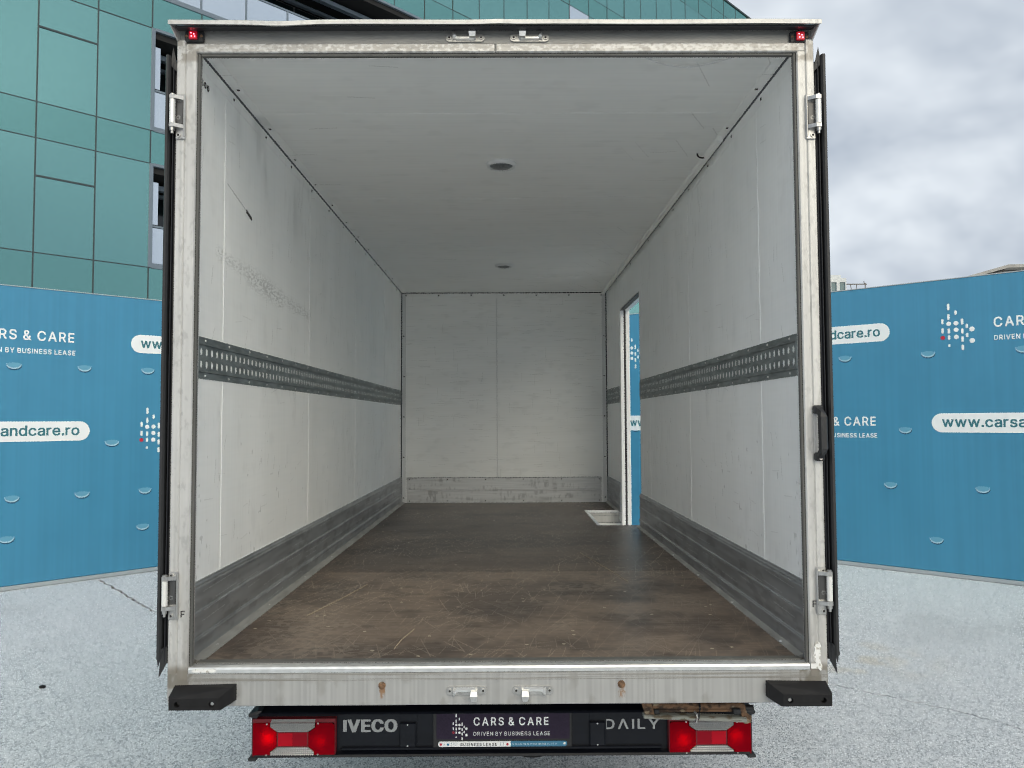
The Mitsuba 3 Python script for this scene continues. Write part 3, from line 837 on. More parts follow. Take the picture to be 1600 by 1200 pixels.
# two round interior lamps, switched off
for y in (3.947, 6.571):
    k = key(TK + '__ceiling_lamp')
    t = np.linspace(0, 2 * math.pi, 33)
    prof = np.array([(0.0, 0.0), (0.062, 0.0), (0.066, -0.009), (0.074, -0.011), (0.079, -0.006), (0.079, 0.0)])
    ringm = trimesh.creation.revolve(np.array([(0.060, 0.0), (0.060, -0.014), (0.066, -0.019), (0.074, -0.015), (0.079, 0.0)]), sections=36)
    ringm.apply_translation([-0.027, y, ZC - 0.0003])
    scene[k + '__ring'] = mikit.ply(ringm, 'trim_grey', smooth=40)
    dome = trimesh.creation.revolve(np.array([(0.0, -0.026), (0.03, -0.0235), (0.050, -0.017), (0.0597, -0.010), (0.0597, 0.0)]), sections=36)
    dome.apply_translation([-0.027, y, ZC - 0.0003])
    scene[k + '__lens'] = mikit.ply(dome, 'ceiling_lens', smooth=40)
# cable cover and loose cable
tput(f'{CE}__cable_cover', bx(0.992, 1.020, 3.55, YB - 0.003, ZC - 0.028, ZC - 0.003, 0.003), 'joint_ceiling')
tput(f'{CE}__cable_clip', tube([(0.985 + 0.03 * math.cos(a), 3.78 + 0.015 * math.sin(a), ZC - 0.006 - 0.018 * math.sin(a)) for a in np.linspace(0, math.pi, 9)], 0.004, 6), 'ink_black')
tput(f'{CE}__loose_cable', tube([(0.47 + 0.40 * t, 2.72 + 0.10 * math.sin(math.pi * t), ZC - 0.008 - 0.006 * math.sin(math.pi * t)) for t in np.linspace(0, 1, 24)], 0.0020, 6), 'trim_grey')

# --- front wall
FW = 'front_wall'
scene[f'{TK}__{FW}'] = mikit.ply(bx(-1.150, 1.085, YB + 0.004, YB + 0.044, 0.80, 3.15), 'body_white')
for a, b in ((XLW, -0.108), (-0.108, XRW)):
    tput(f'{FW}__panel', bx(a + 0.002, b - 0.002, YB, YB + 0.004, ZF, ZC), 'front_panel_skin')
tput(f'{FW}__joint_strip', bx(-0.113, -0.103, YB - 0.0015, YB + 0.001, ZF + 0.26, ZC - 0.06), 'trim_grey')
pr = [(0, 0), (0.010, 0), (0.010, 0.03), (0.006, 0.034), (0.006, 0.118), (0.011, 0.122), (0.011, 0.134), (0.006, 0.138), (0.006, 0.225), (0.010, 0.228), (0.010, 0.255), (0, 0.255)]
m = ext(Polygon(pr), 2.02)
m.apply_transform(frame_m((XLW + 0.06, YB, ZF), (0, -1, 0), (0, 0, 1), (-1, 0, 0)))
m.apply_translation([2.02, 0, 0])
m.fix_normals()
tput(f'{FW}__kick_plate', m, 'front_kick_alloy')
tput(f'{FW}__kick_seal', bx(XLW + 0.06, 0.972, YB - 0.004, YB - 0.0005, ZF + 0.2555, ZF + 0.2605), 'joint_dark')
for xw, sg in ((XLW, 1), (XRW, -1)):
    tput(f'{FW}__corner_trim', [bx(xw + sg * 0.012, xw + sg * 0.05, YB - 0.0022, YB - 0.0004, ZF, ZC - 0.01)], 'trim_grey')
    tput(f'{FW}__corner_seal', hull([(xw + sg * a, YB - b, z) for z in (ZF, ZC - 0.008) for a, b in ((0.0005, 0.0005), (0.011, 0.0005), (0.0005, 0.011))]), 'joint_dark')
tput(f'{FW}__top_seal', hull([(x, YB - a, ZC - b) for x in (XLW + 0.01, XRW - 0.01) for a, b in ((0.0005, 0.0005), (0.0095, 0.0005), (0.0005, 0.0095))]), 'joint_dark')
rv = [cyl((x, YB - 0.001, ZC - 0.03), (x, YB - 0.005, ZC - 0.03), 0.009, 8, 0.006) for x in np.linspace(XLW + 0.05, XRW - 0.05, 7)]
for xw, sg in ((XLW, 1), (XRW, -1)):
    rv += [cyl((xw + sg * 0.03, YB - 0.002, z), (xw + sg * 0.03, YB - 0.006, z), 0.008, 8, 0.006) for z in np.arange(ZF + 0.05, ZC - 0.1, 0.42)]
rv += [cyl((x, YB - 0.010, z), (x, YB - 0.0135, z), 0.007, 8, 0.005) for x in np.linspace(XLW + 0.09, XRW - 0.09, 6) for z in (ZF + 0.24, ZF + 0.02)]
k = tput(f'{FW}__rivet', rv, 'dark_bolt'); labels[k] = {'kind': 'stuff'}

# --- floor with the step well
FL = 'floor'
well = sbox(0.722, 6.205, 1.2, 7.24)
fs = [YI - 0.02, 4.313, 5.918, YB]
for a, b in zip(fs[:-1], fs[1:]):
    pg = sbox(XLW, a + 0.003, XRW, b - 0.003).difference(well)
    m = ext(pg, 0.020); m.apply_translation([0, 0, ZF - 0.020])
    tput(f'{FL}__plywood_sheet', tilt(m), 'floor_plywood')
m = ext(sbox(-1.15, YR + 0.05, 1.085, YB + 0.04).difference(well), 0.07); m.apply_translation([0, 0, ZF - 0.095])
scene[f'{TK}__{FL}'] = mikit.ply(m, 'chassis_black')
for xw, sg, y0, y1 in ((XLW, 1, YI + 0.01, YB - 0.02), (XRW, -1, YI + 0.02, 6.1), (XRW, -1, 7.28, YB - 0.02)):
    wd = 0.044 if sg > 0 else 0.030
    tput(f'{FL}__edge_angle', tilt(hull([(xw + sg * a, y, ZF + b) for y in (y0, y1) for a, b in ((0.010, 0.0005), (0.010, 0.016), (0.016, 0.010), (wd - 0.002, 0.005), (wd, 0.0005))])), 'edge_angle_alloy')
rv = [cyl((xw + sg * 0.026, y, ZF + 0.006), (xw + sg * 0.026, y, ZF + 0.011), 0.008, 8, 0.005) for xw, sg in ((XLW, 1), (XRW, -1)) for y in np.arange(2.9, 6.0, 0.62)]
k = tput(f'{FL}__edge_screw', tilt(rv), 'bright_alloy'); labels[k] = {'kind': 'stuff'}
# straws left lying on the floor
for a, b in (((-0.86, 3.35), (-0.72, 3.98)), ((-0.42, 2.85), (-0.38, 3.12)), ((0.28, 4.25), (0.30, 4.55)), ((0.46, 4.9), (0.62, 4.0))):
    pts = [(a[0] + (b[0] - a[0]) * t + 0.004 * math.sin(5 * t + a[0] * 9), a[1] + (b[1] - a[1]) * t, ZF + 0.0022) for t in np.linspace(0, 1, 14)]
    k = put('straw', tilt(tube(pts, 0.0013, 5)), 'straw_yellow')
mat('straw_yellow', (0.42, 0.35, 0.25), 0.7)
labels['straw'] = {'label': 'longest pale straw lying on the floor along the left kick plate', 'category': 'straw', 'group': 'straws on the cargo floor'}
labels['straw_001'] = {'label': 'short pale straw on the floor at the left, close to the sill', 'category': 'straw', 'group': 'straws on the cargo floor'}
labels['straw_002'] = {'label': 'thin curved straw across the middle floor joint', 'category': 'straw', 'group': 'straws on the cargo floor'}
labels['straw_003'] = {'label': 'long thin straw on the floor running from the side door well', 'category': 'straw', 'group': 'straws on the cargo floor'}
# step well
SW = TK + '__step_well'
scene[SW] = mikit.ply([m for m in [cat(bx(0.700, 0.719, 6.19, 7.26, 0.45, ZF - 0.10), bx(0.72, 1.085, 6.185, 6.203, 0.45, ZF - 0.10), bx(0.72, 1.085, 7.243, 7.26, 0.45, ZF - 0.10), bx(0.70, 1.085, 6.185, 7.26, 0.43, 0.449))]][0], 'trim_grey')
put(SW + '__edge_angle', tilt([bx(0.716, 0.742, 6.206, 7.24, ZF - 0.006, ZF + 0.003, 0.001), bx(0.742, 1.04, 7.222, 7.246, ZF - 0.020, ZF + 0.003, 0.001)]), 'trim_grey')
put(SW + '__riser', [bx(0.74, 1.07, 7.232, 7.242, ZF - 0.042, ZF - 0.022), bx(0.74, 1.07, 7.236, 7.242, ZF - 0.108, ZF - 0.046)], 'edge_angle_alloy')
put(SW + '__joint', [bx(0.74, 1.07, 7.2365, 7.2425, ZF - 0.0455, ZF - 0.0425), bx(0.74, 1.07, 7.2300, 7.2425, ZF - 0.1115, ZF - 0.1085)], 'joint_dark')
put(SW + '__tread', [bx(0.72, 1.085, 6.9, 7.236, ZF - 0.135, ZF - 0.112, 0.003)], 'body_white')
# door jambs
put(TK + '__side_door_frame', [bx(1.043, 1.075, DY1 - 0.022, DY1 + 0.03, 0.55, DZ, 0.003), bx(1.094, 1.130, DY1 - 0.020, DY1 + 0.03, 0.55, DZ + 0.03, 0.003), bx(1.086, 1.130, DY0 - 0.04, DY0 - 0.002, 0.55, DZ + 0.03, 0.003),
                               bx(1.086, 1.130, DY0, DY1 - 0.021, DZ - 0.01, DZ + 0.03, 0.003), bx(1.075, 1.085, DY0 + 0.002, DY1 - 0.023, DZ - 0.004, DZ + 0.004, 0.001)], 'body_white')
put(TK + '__side_door_frame__soffit_shade', bx(1.043, 1.0855, DY0 + 0.003, DY1 - 0.024, DZ - 0.010, DZ - 0.0045, 0.001), 'seal_grey')  # grey sheet that paints the door soffit as shaded
put(TK + '__side_door_frame__seal', [bx(1.0755, 1.0935, DY1 - 0.012, DY1 + 0.02, 0.55, DZ)], 'door_seal_black')
put(TK + '__side_door_frame__screw', [cyl((1.059, DY1 - 0.021, z), (1.059, DY1 - 0.025, z), 0.006, 8) for z in np.arange(1.0, 2.7, 0.28)] + [cyl((1.112, DY1 - 0.019, z), (1.112, DY1 - 0.023, z), 0.006, 8) for z in np.arange(1.1, 2.7, 0.28)], 'bright_alloy')
# roof and outer skin
tput('roof_skin', bx(-1.158, 1.093, YI + 0.005, YB + 0.06, 3.1505, 3.160, 0.003), 'body_white')

# --- rear frame
RF = 'rear_frame'
XO0, XI0, XI1, XO1 = -1.157, -1.086, 1.026, 1.088
# posts: two strips with a fine step
tput(f'{RF}__post', [bx(XO0, -1.126, YR + 0.0015, YI + 0.02, 0.80, 3.09, 0.003), bx(-1.1258, XI0, YR, YI + 0.005, 0.868, 3.06, 0.004)], 'frame_steel')
tput(f'{RF}__post', [bx(1.0582, XO1, YR + 0.0015, YI + 0.02, 0.80, 3.09, 0.003), bx(XI1, 1.058, YR, YI + 0.005, 0.868, 3.06, 0.004)], 'frame_steel')
# rubber lining inside the posts
tput(f'{RF}__seal', [bx(XI0 + 0.0005, XI0 + 0.011, YR + 0.006, YR + 0.020, 0.912, 3.043, 0.003)], 'seal_grey')
tput(f'{RF}__seal', [bx(XI1 - 0.011, XI1 - 0.0005, YR + 0.006, YR + 0.020, 0.912, 3.043, 0.003)], 'seal_grey')
tput(f'{RF}__seal', [bx(XI0 + 0.012, XI1 - 0.012, YR + 0.006, YR + 0.020, 3.031, 3.0425, 0.003)], 'seal_grey')
# header: recessed plate, proud strip in two lengths, roof flange with a dent
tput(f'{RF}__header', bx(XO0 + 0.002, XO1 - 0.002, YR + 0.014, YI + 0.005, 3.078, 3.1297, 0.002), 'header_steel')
tput(f'{RF}__flange_shade_strip', bx(-1.150, 1.080, 2.616, 2.645, 3.1165, 3.1235, 0.002), 'door_seal_black')  # added black strip standing in for the shadow line under the flange
tput(f'{RF}__header_strip', bx(-1.1257, -0.0375, YR, YR + 0.035, 3.043, 3.0765, 0.004), 'frame_steel')
tput(f'{RF}__header_strip', bx(-0.0365, 1.0575, YR - 0.0012, YR + 0.035, 3.0425, 3.0765, 0.004), 'frame_steel')
xs = np.linspace(-1.168, 1.098, 90)
dent = -0.0065 * np.exp(-((xs + 0.78) / 0.09) ** 2) + 0.003 * np.exp(-((xs + 0.03) / 0.05) ** 2) + 0.0012 * np.sin(xs * 9)
prof = np.array([(2.600, 3.1195), (2.600, 3.1345), (2.606, 3.138), (2.72, 3.166), (2.72, 3.1605), (2.664, 3.150), (2.612, 3.124)])
vv = np.array([[(x, y + (0.6 * d if i < 3 else 0), z + (d if (i < 3 or i == 6) else 0)) for i, (y, z) in enumerate(prof)] for x, d in zip(xs, dent)])
n = len(prof)
ff = []
for i in range(len(xs) - 1):
    for j in range(n):
        j2 = (j + 1) % n
        ff += [[i * n + j, (i + 1) * n + j, (i + 1) * n + j2], [i * n + j, (i + 1) * n + j2, i * n + j2]]
for j in range(1, n - 1):
    ff += [[0, j, j + 1], [(len(xs) - 1) * n, (len(xs) - 1) * n + j + 1, (len(xs) - 1) * n + j]]
m = trimesh.Trimesh(vv.reshape(-1, 3), np.array(ff), process=False); m.fix_normals()
k = tput(f'{RF}__roof_flange', m, 'frame_steel', smooth=25); labels[k] = {'label': 'dented overhanging roof flange'}
for sx, x0 in ((1, -1.164), (-1, 1.094)):
    tput(f'{RF}__flange_bracket', hull([(x0 + sx * a, y, z) for a, y, z in ((0, 2.606, 3.121), (0.003, 2.606, 3.121), (0.010, YR + 0.011, 3.075), (0.016, YR + 0.011, 3.075), (0.0, YR + 0.011, 3.135), (0.012, YR + 0.011, 3.135), (0.003, 2.62, 3.124))]), 'frame_steel')
# sill
tput(f'{RF}__sill', [bx(XO0 + 0.002, XO1 - 0.002, YR + 0.001, YI + 0.005, 0.784, 0.8955, 0.003)], 'sill_steel')
tput(f'{RF}__sill_strip', [bx(-1.085, -0.033, YR - 0.0005, YI, 0.868, 0.8945, 0.001), bx(-0.020, 1.025, YR - 0.0005, YI, 0.868, 0.8945, 0.001)], 'sill_steel')
tput(f'{RF}__sill_nosing', hull([(x, y, z) for x in (XI0 + 0.001, XI1 - 0.001) for y, z in ((YR - 0.003, 0.896), (YR - 0.003, 0.908), (YR + 0.002, 0.914), (YR + 0.012, 0.919), (YR + 0.03, 0.919), (YR + 0.03, 0.896))]), 'bright_alloy')
tput(f'{RF}__floor_seal', bx(XI0 + 0.012, XI1 - 0.012, YR + 0.031, YI + 0.02, 0.885, 0.922, 0.004), 'seal_grey')
# white sealant in the lower right corner, an ink F beside each lower hinge and the number on the wall
bl = unary_union([affinity.scale(Point(1.052 + nr.normal(0, 0.004), 0.905 + 0.011 * q).buffer(0.006 + 0.009 * nr.random(), 6), 0.8, 1.3) for q in range(7)] + [sbox(1.028, 0.899, 1.052, 0.916)])
k = tput(f'{RF}__sealant', xz(bl.simplify(0.001), YR - 0.0035, 0.0035), 'old_sealant')
k = tput(f'{RF}__sealant', xz(stadium(-1.07, -0.99, 0.899, 0.911), YR - 0.0042, 0.002), 'old_sealant')
for x, z in ((-1.107, 1.083), (1.046, 1.105)):
    t, _ = txt('F', 0.022, bold=False); t.apply_transform(frame_m((x - 0.006, YR - 0.0003, z), (1, 0, 0), (0, 0, 1), (0, -1, 0)))
    tput(f'{RF}__ink_letter', t, 'ink_black')
t, _ = txt('300', 0.022, 0.010, True)
t.apply_transform(frame_m((XLW + 0.0003, 2.745, 2.972), (0, 1, 0), (0, 0, 1), (1, 0, 0)))
tput(f'{LW}__ink_number', t, 'ink_black')
# rusty bolts of the sill
for x in (-0.429, 0.383):
    k = tput(f'{RF}__sill_bolt', [cyl((x, YR + 0.001, 0.851), (x, YR - 0.003, 0.851), 0.0125, 14), cyl((x, YR - 0.003, 0.851), (x, YR - 0.009, 0.851), 0.0075, 6)], 'rust')
    labels[k] = {'label': 'rusty sill bolt'}


# --- hinges
def hinge(x_out, sg, z0, z1):
    """x_out: outer edge of the post; sg: +1 left (tube outside left), -1 right."""
    k = key(TK + '__hinge')
    X = lambda a: x_out + sg * a
    h = z1 - z0
    yf = YR - 0.0005
    plate = bx(X(0.002), X(0.036), yf - 0.005, yf, z0, z1, 0.002)
    lip = bx(X(0.031), X(0.0365), yf - 0.013, yf - 0.0045, z0 + 0.006, z1 - 0.004, 0.002)
    arms = []
    for zc in (z1 - 0.018, z0 + 0.042):
        arms.append(hull([(X(a), yf - y, zc + dz) for a, y in ((0.031, 0.004), (0.031, 0.012), (0.008, 0.030), (-0.010, 0.030), (-0.014, 0.020), (-0.008, 0.008), (0.0, 0.003)) for dz in (-0.0065, 0.0065)]))
    scene[k] = mikit.ply(cat(plate, lip, *arms), 'hinge_steel', smooth=30)
    scene[k + '__recess_shade'] = mikit.ply(bx(X(0.006), X(0.029), yf - 0.0085, yf - 0.0052, z0 + 0.052, z1 - 0.028, 0.001), 'recess_shade_dark')  # added dark plate imitating the deep shade inside the hinge
    tb = cyl((X(-0.003), yf - 0.020, z0 + 0.050), (X(-0.003), yf - 0.020, z1 - 0.026), 0.0098, 20)
    scene[k + '__barrel'] = mikit.ply(tb, 'barrel_alloy', smooth=40)
    scene[k + '__pin'] = mikit.ply(cat(cyl((X(-0.003), yf - 0.020, z0 + 0.035), (X(-0.003), yf - 0.020, z0 + 0.024), 0.008, 12), cyl((X(-0.003), yf - 0.020, z0 + 0.026), (X(-0.003), yf - 0.020, z0 + 0.014), 0.0045, 10),
                                         cyl((X(-0.003), yf - 0.020, z1 - 0.011), (X(-0.003), yf - 0.020, z1 - 0.006), 0.008, 12)), 'hinge_steel', smooth=40)
    for i, zc in enumerate((z1 - 0.011, z0 + 0.013, (z0 + z1) / 2 - 0.005)):
        ringb = trimesh.creation.annulus(r_min=0.0042, r_max=0.0075, height=0.004, sections=14)
        ringb.apply_transform(frame_m((X(0.013), yf - 0.0065, zc), (1, 0, 0), (0, 0, 1), (0, -1, 0)))
        scene[f'{k}__bolt' + (f'_{i:03d}' if i else '')] = mikit.ply(ringb, 'hinge_steel')
        scene[f'{k}__bolt_hole' + (f'_{i:03d}' if i else '')] = mikit.ply(cyl((X(0.013), yf - 0.005, zc), (X(0.013), yf - 0.0058, zc), 0.0042, 10), 'dark_bolt')
    return k


hinge(XO0, 1, 2.733, 2.893)
hinge(XO1, -1, 2.728, 2.888)
hinge(XO0, 1, 1.076, 1.236)
hinge(XO1, -1, 1.080, 1.240)


# --- lock keepers
def keeper(x0, z, up, flip, y=None):
    k = key(TK + '__lock_keeper')
    L = 0.138
    y = (YR + 0.001) if y is None else y
    X = (lambda a: x0 + L - a) if flip else (lambda a: x0 + a)
    xa, xb = sorted((X(0), X(L)))
    base = xz(stadium(xa, xb, z - 0.0135, z + 0.0135), y - 0.006, 0.006)
    s = 1 if up else -1
    ridge = hull([(X(a), y - b, z + s * c) for a in (0.036, 0.100) for b, c in ((0.005, -0.012), (0.014, -0.006), (0.014, 0.001), (0.005, 0.006))])
    lug = hull([(X(a), y - b, z + s * c) for a, b, c in ((0.083, 0.005, -0.006), (0.107, 0.005, -0.006), (0.085, 0.026, -0.004), (0.105, 0.026, -0.004), (0.082, 0.030, 0.012), (0.107, 0.030, 0.012), (0.087, 0.024, 0.031), (0.104, 0.024, 0.031), (0.086, 0.006, 0.022), (0.104, 0.006, 0.022))])
    nub = hull([(X(a), y - b, z + s * c) for a, b, c in ((0.024, 0.005, -0.012), (0.040, 0.005, -0.008), (0.024, 0.005, 0.016), (0.036, 0.005, 0.014), (0.026, 0.024, 0.0), (0.034, 0.024, 0.004), (0.026, 0.022, 0.012), (0.043, 0.010, 0.0))])
    scene[k] = mikit.ply(base, 'hinge_steel')
    scene[k + '__lug'] = mikit.ply(lug, 'bright_alloy')
    scene[k + '__nub'] = mikit.ply(nub, 'bright_alloy')
    scene[k + '__ridge'] = mikit.ply(ridge, 'bright_alloy')
    for i, a in enumerate((0.0125, L - 0.0125)):
        rg = trimesh.creation.annulus(r_min=0.0038, r_max=0.0075, height=0.004, sections=14)
        rg.apply_transform(frame_m((X(a), y - 0.0075, z), (1, 0, 0), (0, 0, 1), (0, -1, 0)))
        scene[f'{k}__bolt' + (f'_{i:03d}' if i else '')] = mikit.ply(rg, 'hinge_steel')
        scene[f'{k}__bolt_hole' + (f'_{i:03d}' if i else '')] = mikit.ply(cyl((X(a), y - 0.006, z), (X(a), y - 0.0066, z), 0.0038, 10), 'dark_bolt')


keeper(-0.213, 3.099, True, False, YR + 0.0135)
keeper(0.015, 3.099, True, True, YR + 0.0135)
keeper(-0.212, 0.833, False, False)
keeper(0.013, 0.833, False, True)

# --- red marker lights on the header
scene['led_red'] = {'type': 'twosided', 'bsdf': {'type': 'diffuse', 'reflectance': {'type': 'rgb', 'value': [0.3, 0.0, 0.01]}}}


def emit(k, m, rgb):
    scene[k] = {**mikit.ply(m, 'led_red'), 'emitter': {'type': 'area', 'radiance': {'type': 'rgb', 'value': list(rgb)}}}


for xc, zc in ((-1.098, 3.1035), (1.039, 3.0965)):
    k = key(TK + '__marker_light')
    y = YR + 0.0138
    scene[k + '__housing'] = mikit.ply(cat(bx(xc - 0.034, xc + 0.034, y - 0.012, y, zc - 0.021, zc + 0.021, 0.004), bx(xc - 0.0175, xc + 0.0175, y - 0.016, y - 0.011, zc - 0.019, zc + 0.019, 0.002)), 'black_plastic')
    scene[k + '__lens'] = mikit.ply(bx(xc - 0.0145, xc + 0.0145, y - 0.024, y - 0.0162, zc - 0.0155, zc + 0.0155, 0.002), 'lens_marker')
    scene[k + '__screw'] = mikit.ply(cat(*[cyl((xc + s * 0.026, y - 0.0118, zc), (xc + s * 0.026, y - 0.0135, zc), 0.0052, 10) for s in (-1, 1)]), 'rust')
    for i, (a, b) in enumerate(((-0.006, 0.006), (0.004, 0.002), (-0.004, -0.006), (0.007, -0.007))):
        emit(f'{k}__diode' + (f'_{i:03d}' if i else ''), bx(xc + a - 0.0016, xc + a + 0.0016, y - 0.0255, y - 0.0241, zc + b - 0.0016, zc + b + 0.0016), (3.2, 0.35, 0.45))
mat('lens_marker', (0.60, 0.004, 0.03), 0.25, specular=0.5)


# --- rubber buffers at the lower corners
def buffer_(x0, x1, z0, z1, inner):
    """inner: +1 when the bevelled end looks right."""
    k = key(TK + '__rubber_buffer')
    yb, yf = YR + 0.0005, YR - 0.055
    if inner > 0:
        xo, xi = x0, x1
    else:
        xo, xi = x1, x0
    s = 1 if inner > 0 else -1
    zf = z1 - 0.028
    pts = [(xo, yb, z1 - 0.004), (xo, yb, z0), (xi, yb, z1), (xi, yb, z0 + 0.018), (xi - s * 0.006, yf + 0.02, z1 - 0.002), (xo, yf + 0.006, zf + 0.002), (xo + s * 0.003, yf, zf - 0.003), (xo + s * 0.003, yf, z0 + 0.003), (xo, yf + 0.006, z0),
           (xi - s * 0.040, yf, zf + 0.000), (xi - s * 0.040, yf, z0 + 0.003), (xi - s * 0.036, yf + 0.006, z0), (xi, yf + 0.026, zf + 0.012), (xi, yf + 0.026, z0 + 0.020)]
    m = hull(pts)
    cuts = [cyl((x, yf - 0.01, (zf + z0) / 2), (x, yf + 0.02, (zf + z0) / 2), 0.0095, 16) for x in (xo + s * 0.030, xi - s * 0.064)]
    m = trimesh.boolean.difference([m] + cuts, engine='manifold')
    scene[k] = mikit.ply(m, 'rubber')
    scene[k + '__bolt'] = mikit.ply(cyl((xi - s * 0.064, yf + 0.019, (zf + z0) / 2), (xi - s * 0.064, yf + 0.008, (zf + z0) / 2), 0.006, 6), 'hinge_steel')
    scene[k + '__bolt_001'] = mikit.ply(cyl((xo + s * 0.030, yf + 0.0195, (zf + z0) / 2), (xo + s * 0.030, yf + 0.014, (zf + z0) / 2), 0.006, 6), 'dark_bolt')


buffer_(-1.129, -0.921, 0.790, 0.860, 1)
buffer_(0.874, 1.079, 0.790, 0.860, -1)

# --- rear doors, folded right round against the sides
for sg, xo in ((-1, -1.151), (1, 1.085)):
    k = key(TK + '__rear_door')
    X = lambda a: xo + sg * a
    z0, z1 = 0.935, 3.03
    labels[k] = {'label': 'rear door folded flat along the left side' if sg < 0 else 'rear door folded flat along the right side, with the grab handle'}
    scene[k] = mikit.ply(bx(X(0.010), X(0.036), 2.70, 3.77, z0, z1, 0.003), 'door_skin')
    # rounded black edge profile and a ribbed seal beside it
    ed = [hull([(X(a), y, z) for z in (z0 + 0.01, z1) for a, y in ((0.024, 2.705), (0.024, 2.645), (0.028, 2.636), (0.036, 2.636), (0.041, 2.645), (0.041, 2.705))]),
          hull([(X(a), y, z) for z in (z0 - 0.01, z1 - 0.02) for a, y in ((0.010, 2.70), (0.010, 2.668), (0.0225, 2.662), (0.0225, 2.70))])]
    scene[k + '__edge_profile'] = mikit.ply(ed[0], 'black_plastic')
    scene[k + '__seal'] = mikit.ply(cat(ed[1], bx(X(0.0045), X(0.0095), 2.676, 2.72, z0 - 0.03, z1 - 0.03, 0.001), bx(X(0.0145), X(0.0175), 2.650, 2.668, z0 - 0.01, z1 - 0.02, 0.001)), 'door_seal_black')
    # pointed tails of the lip seals
    t0 = hull([(X(a), y, z) for a, y, z in ((0.000, 2.668, z0 + 0.060), (0.026, 2.645, z0 + 0.035), (0.026, 2.650, z0 + 0.035), (0.0, 2.675, z0 + 0.060), (0.030, 2.640, z0 - 0.052), (0.031, 2.645, z0 - 0.052), (0.010, 2.655, z0 - 0.005), (0.010, 2.66, z0 - 0.005))])
    t1 = hull([(X(a), y, z) for a, y, z in ((0.016, 2.645, z0 + 0.05), (0.038, 2.640, z0 + 0.03), (0.016, 2.650, z0 + 0.05), (0.038, 2.645, z0 + 0.03), (0.034, 2.642, z0 - 0.020), (0.035, 2.646, z0 - 0.020))])
    t2 = hull([(X(a), y, z) for a, y, z in ((0.0, 2.655, z1 - 0.06), (0.028, 2.650, z1 - 0.03), (0.0, 2.66, z1 - 0.06), (0.028, 2.655, z1 - 0.03), (0.018, 2.650, z1 + 0.032), (0.019, 2.655, z1 + 0.030), (0.024, 2.65, z1 - 0.02))])
    scene[k + '__seal_tail'] = mikit.ply(t0, 'black_plastic')
    scene[k + '__seal_tail_001'] = mikit.ply(t1, 'door_seal_black')
    scene[k + '__seal_tail_002'] = mikit.ply(t2, 'black_plastic')
    if sg > 0:
        scene[k + '__edge_stud'] = mikit.ply(cyl((X(0.041), 2.66, z0 + 0.012), (X(0.046), 2.66, z0 + 0.012), 0.008, 12), 'black_plastic')
# grab handle on the right edge
k = key(TK + '__grab_handle'); labels[k] = {'label': 'black grab handle'}
hb = [bx(1.053, 1.086, YR - 0.020, YR + 0.002, 1.765, 1.794, 0.005), bx(1.055, 1.088, YR - 0.020, YR + 0.002, 1.603, 1.632, 0.005)]
hb.append(hull([(x, y, z) for x0_, x1_, z in ((1.059, 1.088, 1.755), (1.0595, 1.0885, 1.645)) for x, y in ((x0_ + 0.004, YR - 0.050), (x1_ - 0.006, YR - 0.050), (x0_, YR - 0.044), (x1_, YR - 0.042), (x1_, YR - 0.034), (x0_, YR - 0.032), (x0_ + 0.004, YR - 0.028), (x1_ - 0.005, YR - 0.028))]))
for zt, zb_ in ((1.780, 1.755), (1.616, 1.645)):
    hb.append(hull([(x, y, z) for x, y, z in ((1.058, YR - 0.018, zt - 0.008), (1.080, YR - 0.018, zt - 0.008), (1.058, YR - 0.018, zt + 0.008), (1.080, YR - 0.018, zt + 0.008), (1.062, YR - 0.049, zb_), (1.085, YR - 0.049, zb_), (1.062, YR - 0.029, zb_), (1.085, YR - 0.029, zb_), (1.066, YR - 0.045, (zt + zb_) / 2 + (0.006 if zt > zb_ else -0.006)), (1.081, YR - 0.04, (zt + zb_) / 2))]))
scene[k] = mikit.ply(cat(*hb), 'black_plastic', smooth=35)
scene[k + '__screw'] = mikit.ply(cyl((1.071, YR - 0.0195, 1.6115), (1.071, YR - 0.0235, 1.6115), 0.0055, 12), 'lamp_screw')

# --- rear bumper with lamps, plate and lettering
BM = TK + '__bumper'
YBM = 3.0
back = bx(-0.975, 0.925, YBM, YBM + 0.05, 0.485, 0.640, 0.002)
lip_t = hull([(x, y, z) for x, e in ((-0.965, 0), (0.915, 0)) for y, z in ((YBM - 0.028, 0.634), (YBM - 0.032, 0.638), (YBM - 0.028, 0.643), (YBM + 0.05, 0.658), (YBM + 0.05, 0.636))])
lip_b = hull([(x, y, z) for x in (-0.965, 0.915) for y, z in ((YBM - 0.030, 0.476), (YBM - 0.034, 0.480), (YBM - 0.030, 0.486), (YBM + 0.05, 0.492), (YBM + 0.05, 0.470))])
shelf = bx(-0.64, 0.585, YBM - 0.012, YBM + 0.01, 0.492, 0.504, 0.003)
scene[BM] = mikit.ply(cat(back, lip_t, lip_b, shelf), 'bumper_black')
for sx, xe in ((1, -0.985), (-1, 0.936)):
    X = lambda a: xe + sx * a
    put(BM + '__end_cap', [hull([(X(a), y, z) for a, y, z in ((0, YBM - 0.035, 0.640), (0.030, YBM - 0.035, 0.636), (0.034, YBM - 0.03, 0.650), (0.0, YBM - 0.03, 0.628), (0.022, YBM + 0.05, 0.662), (0.05, YBM + 0.05, 0.662), (0.05, YBM - 0.028, 0.650), (0.0, YBM + 0.05, 0.640), (0.03, YBM - 0.03, 0.622))]),
                           bx(X(0.0), X(0.032), YBM - 0.037, YBM + 0.05, 0.465, 0.4795, 0.004), bx(X(0.008), X(0.016), YBM - 0.02, YBM + 0.05, 0.47, 0.645, 0.003)], 'black_plastic')


